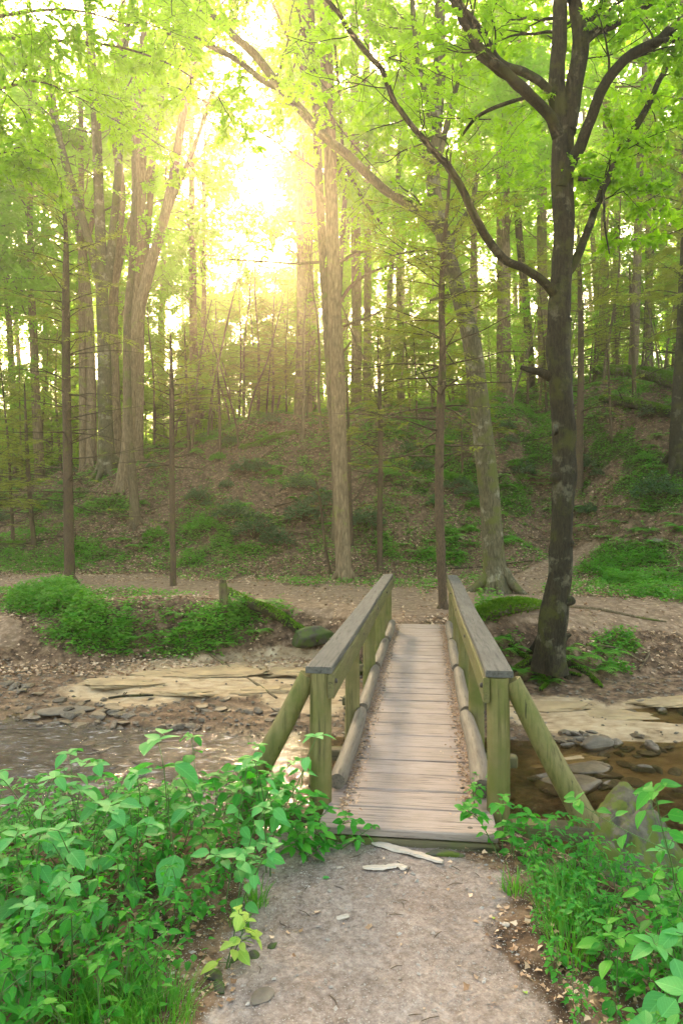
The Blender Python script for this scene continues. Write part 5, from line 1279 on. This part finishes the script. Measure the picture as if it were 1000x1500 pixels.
# ------------------------------------------------------------------ foreground plants
def leaf_plant(seed, h, nst, leafL, tpl, mat='leaf_near', lean=.25, gap=.075, name='leafy_plant', top=.7, side=True):
    rng = RS(seed); root = empty(name); mw, ml = MB(), MB(); P_, D_, N_, S_ = [], [], [], []
    def stem(p0, d, L, r, lv):
        n = max(4, int(L / gap)); Pt = wander(p0, d, L, n, rng, .10, -.01); Pc = catmull(Pt, n * 2 + 1)
        tube(mw, Pc, np.linspace(r, r * .45, len(Pc)), 5, 0, caps=False); a0 = rng.uniform(0, 6.28)
        for i in range(1, n + 1):
            t = i / n
            if lv == 0 and t < .18: continue
            q = Pc[i * 2]; pair = (0, pi) if rng.rand() < .55 else (rng.uniform(0, 6.28),)
            a0 += 1.45 + rng.normal(0, .3)
            for off in pair:
                a = a0 + off; pl = leafL * rng.uniform(.25, .5) * (1.1 - .5 * t); dd = np.array([cos(a), sin(a), .35]); e = q + dd * pl
                twigs(mw, [q], [e], .0022, .0014)
                P_.append(e); D_.append([cos(a + rng.normal(0, .25)), sin(a + rng.normal(0, .25)), rng.uniform(-.55, .12)]); N_.append([rng.normal(0, .28), rng.normal(0, .28) - .10, 1]); S_.append(leafL * rng.uniform(.65, 1.15) * (1.05 - (1 - top) * t if lv == 0 else .8))
            if side and lv == 0 and rng.rand() < .38 and .2 < t < .85: stem(q, unit([cos(a0 + 1), sin(a0 + 1), .7]), L * .38 * rng.uniform(.6, 1.2), r * .6, 1)
        for k in range(3):
            a = a0 + k * 2.1; P_.append(Pc[-1]); D_.append([cos(a), sin(a), .25]); N_.append([rng.normal(0, .2), rng.normal(0, .2), 1]); S_.append(leafL * .55)
    for k in range(nst):
        a = rng.uniform(0, 6.28); l = lean * rng.uniform(.3, 1.3); stem(np.array([cos(a) * .04, sin(a) * .04, -.03]), unit([cos(a) * l, sin(a) * l, 1]), h * rng.uniform(.6, 1.0), .0045, 0)
    scatter_tpl(ml, tpl, np.array(P_), np.array(D_, float), np.array(N_, float), np.array(S_))
    mw.build('stems', M['stem'], root); ml.build('leaves', M[mat], root); return root
g = G('green_stem'); M['stem'] = g.done(g.princ((.07, .13, .03), .6))
M['leaf_yellow'] = leaf_mat('leaf_yellow', (.22, .40, .06), (.34, .48, .08), (.40, .50, .10), (.35, .6, .05), .35, .5, .3, True)
pl = [leaf_plant(800 + k, .54, 3, .068 + .010 * (k % 3), OV if k % 2 else OV2) for k in range(7)]
pr = RS(810)
LW = ['leafy nettle like plant in the dense green thicket left of the path', 'leafy nettle like plant in the green thicket right of the path']
spots = []
def boundary_left(y): return np.interp(y, [2.3, 2.65, 3.0, 3.4, 3.8, 4.1, 4.5], [-.74, -.70, -.66, -.60, -.50, -.40, -.55])
tries = 0
while len(spots) < 92 and tries < 20000:
    tries += 1; y = pr.uniform(2.35, 4.9); x = pr.uniform(-3.0, -.4)
    if x > boundary_left(y) - .08: continue
    if x < -.60 * y - .3: continue
    if gz(x, y) < -.75: continue
    if all((x - a) ** 2 + (y - b) ** 2 > .034 for a, b in spots): spots.append((x, y))
nl = len(spots)
tries = 0
while len(spots) < nl + 58 and tries < 20000:
    tries += 1; y = pr.uniform(2.3, 3.9); x = pr.uniform(.8, 2.4)
    if x < np.interp(y, [2.3, 2.7, 3.2, 3.6, 4], [.84, .90, .92, .98, 1.10]): continue
    if x > .62 * y + .2: continue
    if gz(x, y) < -.8: continue
    if all((x - a) ** 2 + (y - b) ** 2 > .03 for a, b in spots): spots.append((x, y))
for i, (x, y) in enumerate(spots):
    L = i < nl; b = (x, y, gz(x, y) - .01); edge = (boundary_left(y) - x) if L else (x - 1.0)
    sc = pr.uniform(.78, 1.15) * (.62 + .38 * min(1, max(0, edge) / .45)) * (1.0 if L else .76)
    if L and y > 3.9: sc *= .85
    lab = LW[0 if L else 1]; grp = 'leafy plants left of the path' if L else 'leafy plants right of the path'
    if i < len(pl): o = pl[i]; o.location = b; o.scale = (sc,) * 3; tag(o, lab, 'plant', grp)
    else: copy_thing(pl[i % 7], b, pr.uniform(0, 6.28), sc, lab, grp, (pr.normal(0, .08), pr.normal(0, .08)))
def special(px, Y, seed, h, nst, L, mat, label, lean=.15, gap=.1, tilt=(0, 0), z=None, tpl=OV, rz=0, side=True, top=.7):
    x = (px - 500) / F * Y; o = leaf_plant(seed, h, nst, L, tpl, mat, lean, gap, 'leafy_plant', top, side); o.location = (x, Y, (gz(x, Y) if z is None else z) - .01)
    o.rotation_euler = (tilt[0], tilt[1], rz); return tag(o, label, 'plant')
special(272, 3.45, 830, 1.0, 1, .21, 'leaf_big', 'tallest pale leaved plant rising above the left thicket in front of the creek', .06, .13, side=False)
special(385, 3.75, 831, .90, 2, .13, 'leaf_big', 'tall pale plant beside the left brace with its small top against the sand', .05, .11, side=False)
special(60, 3.1, 832, .88, 3, .15, 'leaf_big', 'broad leaved pale plant at the left edge over the rippling water', .25, .12, side=False)
special(150, 3.2, 833, .86, 3, .14, 'leaf_big', 'pale broad leaved plant right of the one at the left edge', .25, .12, side=False)
special(215, 3.6, 834, .90, 2, .14, 'leaf_big', 'pale leafy stem left of the tallest plant', .25, .12, side=False)
special(330, 3.4, 835, .78, 3, .12, 'leaf_big', 'broad leaved plant between the two tallest stems', .3, .1)
special(20, 2.75, 836, .68, 2, .12, 'leaf_big', 'large leaved plant at the left edge midway up the thicket', .3, .1)
special(440, 4.15, 837, .50, 3, .10, 'leaf_near', 'bushy plant crowding the foot of the left bridge post', .35, .07)
special(480, 4.05, 838, .34, 3, .085, 'leaf_near', 'small plant leaning over the left corner of the deck', .5, .06, (0, .25))
special(405, 4.3, 839, .55, 2, .11, 'leaf_near', 'plant hiding the foot of the left brace', .3, .08)
special(425, 4.3, 851, .62, 4, .10, 'leaf_near', 'leafy plant standing between the left brace and the left bridge post', .35, .07)
special(455, 3.95, 852, .42, 4, .09, 'leaf_near', 'plant spreading in front of the left bridge post', .5, .07)
special(365, 4.0, 853, .66, 3, .12, 'leaf_near', 'dense plant directly left of the brace hidden by leaves', .35, .08)
special(300, 3.9, 854, .75, 3, .13, 'leaf_near', 'leafy plant behind the tallest pale leaved plant', .35, .09)
special(110, 3.7, 855, .8, 3, .14, 'leaf_big', 'pale plant at the back of the thicket against the riffles', .3, .10)
special(745, 3.95, 840, .42, 4, .085, 'leaf_near', 'bushy plant at the foot of the right bridge post', .45, .06)
special(800, 3.9, 841, .36, 3, .085, 'leaf_near', 'low plant in front of the outrigger right of the deck', .5, .06)
special(700, 4.55, 842, .24, 2, .075, 'leaf_near', 'small sprig growing up through the gap beside the right curb log', .4, .06, z=-.02)
special(1060, 3.1, 843, 1.05, 1, .12, 'leaf_near', 'arching spray of leaves reaching in from the right edge over the boulder', .12, .085, (0, -.50), side=True)
special(1075, 3.4, 856, .6, 2, .12, 'leaf_big', 'pale leaved plant at the right edge beside the reddish boulder', .3, .1, (0, -.2))
special(850, 3.45, 857, .22, 3, .075, 'leaf_near', 'spreading plant hiding the base of the angular boulder', .5, .08)
special(965, 3.6, 858, .38, 3, .09, 'leaf_near', 'plant overlapping the right side of the angular boulder', .4, .08)
special(1040, 2.9, 844, .7, 2, .13, 'leaf_near', 'large leaved plant at the right edge below the arching spray', .3, .1, (0, -.35))
special(905, 2.8, 845, .40, 2, .12, 'leaf_near', 'broad pale leaved plant in front of the mossy boulder', .5, .09, (0, -.2))
special(970, 2.5, 846, .48, 2, .14, 'leaf_big', 'plant with large light green leaves in the lower right corner', .4, .09)
special(320, 3.0, 847, .40, 2, .09, 'leaf_yellow', 'yellowish leaved sprig in the middle of the left thicket', .3, .08)

def tuft(seed, n, h, w=.12):
    rng = RS(seed); mb = MB(); az = rng.uniform(0, 6.28, n); rr = rng.rand(n) ** .5 * w; P = np.c_[np.cos(az) * rr, np.sin(az) * rr, np.zeros(n)]; l = rng.uniform(.5, 1.1, n) * h
    for k in range(n):
        a = az[k] + rng.normal(0, .5); o = rng.uniform(.25, .9); t = np.linspace(0, 1, 6); c = np.c_[P[k][0] + np.cos(a) * o * l[k] * t ** 2 * .8, P[k][1] + np.sin(a) * o * l[k] * t ** 2 * .8, l[k] * (t - .35 * o * t ** 2.4)]
        s = np.array([-sin(a), cos(a), 0]); wd = .0028 * (1 - t ** 2 * .9)[:, None]; V = np.vstack([c - s * wd, c + s * wd, ]); f = [(i, i + 1, i + 7, i + 6) for i in range(5)]; mb.add(V, np.array(f))
    return mb.build('grass_tuft', M['grass'])
tf_ = [tuft(850, 130, .2, .10), tuft(851, 60, .12, .06), tuft(852, 220, .26, .16)]
tr = RS(855); firsts = [0, 0, 0]
for (px, py, k, sc, lab) in [(375, 1325, 1, 1.1, 'small grass tuft at the thicket edge beside the path'), (352, 1358, 1, .9, 'second little grass tuft nearer the camera at the left path edge'), (170, 1492, 2, 1.0, 'large arching grass clump at the bottom left'), (235, 1505, 2, .8, 'grass clump beside the large one at the bottom left'), (100, 1500, 0, 1.0, 'grass tuft in the bottom left corner'),
        (752, 1308, 1, 1.1, 'isolated grass tuft at the right edge of the near path'), (815, 1345, 0, 1.1, 'dense grass tuft where the right thicket meets the path'), (800, 1300, 0, .8, 'grass tuft beneath the low plant by the boulder'), (835, 1400, 0, 1.0, 'grass tuft lower down the right path edge'), (845, 1300, 0, 1.0, 'grass tuft in the shade of the right bushes'), (870, 1360, 0, 1, 'grass tuft deep inside the right thicket')]:
    b = hit(px, py); o = tf_[k] if not firsts[k] else tf_[k].copy()
    if firsts[k]: C.objects.link(o)
    firsts[k] = 1; o.location = tuple(b); o.scale = (sc,) * 3; o.rotation_euler = (0, 0, tr.uniform(0, 6)); tag(o, lab, 'grass tuft')
# a few fresh leaves dropped on the path
for (px, py, s, a, m, lab) in [(472, 1289, .05, .4, 'leaf_big', 'single pale green leaf lying on the path near the left thicket'), (722, 1350, .03, 1.2, 'leaf_yellow', 'tiny yellow green seedling leaf right of centre on the path'), (772, 1460, .03, 2.0, 'leaf_yellow', 'yellow green scrap of leaf at the bottom right of the path')]:
    b = hit(px, py); mb = MB(); scatter_tpl(mb, OVS, [[0, 0, .006]], np.array([[cos(a), sin(a), .05]]), np.array([[0, -.1, 1.]]), s); o = mb.build('fallen_leaf', M[m]); o.location = tuple(b); tag(o, lab, 'leaf')
# low seedlings under the thickets
def seedlings():
    rng = RS(860); x = rng.uniform(-3, 3, 9000); y = rng.uniform(2.2, 5.0, 9000)
    L = (x < boundary_left(y) + .05); Rr = (x > 1.0) & (y < 4.0); k = (L | Rr) & (rng.rand(9000) < .8); x, y = x[k], y[k]; z = terrain(x, y); k = z > -.9; x, y, z = x[k], y[k], z[k]; n = len(x)
    ml = MB(); az = rng.uniform(0, 6.28, n); scatter_tpl(ml, OVS, np.c_[x, y, z + rng.uniform(.01, .16, n)], np.c_[np.cos(az), np.sin(az), rng.uniform(-.3, .3, n)], np.c_[rng.normal(0, .35, (n, 2)), np.ones(n)], rng.uniform(.025, .055, n))
    tag(ml.build('undergrowth', M['leaf_near'], None), 'low seedlings and small leaves filling the floor of both thickets', 'undergrowth', None, 'stuff')
seedlings()
print('t plants', time.time() - T00)

# ------------------------------------------------------------------ air, light, sky, camera
def haze_box():
    mb = MB(); x0, x1, y0, y1, z0, z1 = -175., 175., -66., 196., -3.2, 62.
    v = [(x, y, z) for z in (z0, z1) for y in (y0, y1) for x in (x0, x1)]
    mb.add(v, np.array([(0, 2, 3, 1), (4, 5, 7, 6), (0, 1, 5, 4), (2, 6, 7, 3), (0, 4, 6, 2), (1, 3, 7, 5)])); g = G('haze'); p = g.n('ShaderNodeVolumePrincipled')
    p.inputs['Color'].default_value = (1.0, .88, .64, 1); p.inputs['Density'].default_value = HAZE; p.inputs['Anisotropy'].default_value = .80
    g.l(p.outputs[0], g.out.inputs['Volume']); o = mb.build('haze', g.m, None, False); tag(o, 'warm sunlit haze hanging in the forest air', 'haze', None, 'stuff')
HAZE = .0029
haze_box()
SUN_AZ, SUN_EL = radians(-8.0), radians(29.0)       # azimuth measured from +Y towards +X
sc = bpy.context.scene
w = bpy.data.worlds.new('World'); sc.world = w; w.use_nodes = True; nt = w.node_tree; nt.nodes.clear()
sky = nt.nodes.new('ShaderNodeTexSky'); sky.sky_type = 'NISHITA'; sky.sun_disc = False; sky.sun_elevation = SUN_EL; sky.sun_rotation = SUN_AZ
sky.air_density = 1.0; sky.dust_density = 3.5; sky.ozone_density = 1.0
bg = nt.nodes.new('ShaderNodeBackground'); bg.inputs[1].default_value = .15; wo = nt.nodes.new('ShaderNodeOutputWorld')
tint = nt.nodes.new('ShaderNodeMix'); tint.data_type = 'RGBA'; tint.blend_type = 'MULTIPLY'; tint.inputs[0].default_value = 1; tint.inputs[7].default_value = (1.0, .92, .70, 1)
nt.links.new(sky.outputs[0], tint.inputs[6]); nt.links.new(tint.outputs[2], bg.inputs[0]); nt.links.new(bg.outputs[0], wo.inputs[0])
sl = bpy.data.lights.new('sun', 'SUN'); sl.energy = 4.4; sl.angle = radians(8); sl.color = (1, .77, .47); so = bpy.data.objects.new('sun', sl); C.objects.link(so)
from mathutils import Vector
sd = Vector((sin(SUN_AZ) * cos(SUN_EL), cos(SUN_AZ) * cos(SUN_EL), sin(SUN_EL))); so.rotation_euler = sd.to_track_quat('Z', 'Y').to_euler(); so.location = sd * 50
cam = bpy.data.cameras.new('camera'); cam.lens = 24; cam.sensor_width = 36; cam.sensor_height = 36; cam.clip_end = 1500; cam.clip_start = .05
cam.shift_y = 15 / 1500.
co = bpy.data.objects.new('camera', cam); C.objects.link(co); co.location = (0, 0, H_EYE); co.rotation_euler = (pi / 2, 0, 0); sc.camera = co
sc.view_settings.view_transform = 'Standard'; sc.view_settings.look = 'None'; sc.view_settings.exposure = 3.15; sc.view_settings.gamma = 1
cy = sc.cycles
cy.max_bounces = 7; cy.diffuse_bounces = 3; cy.glossy_bounces = 2; cy.transmission_bounces = 4; cy.volume_bounces = 0; cy.transparent_max_bounces = 6
cy.sample_clamp_indirect = 4.0; cy.sample_clamp_direct = 0; cy.use_denoising = True; cy.caustics_reflective = False; cy.caustics_refractive = False
cy.use_adaptive_sampling = True; cy.adaptive_threshold = .02
print('script', time.time() - T00, 'objects', len(bpy.data.objects), 'tris', sum(len(m.polygons) for m in bpy.data.meshes))
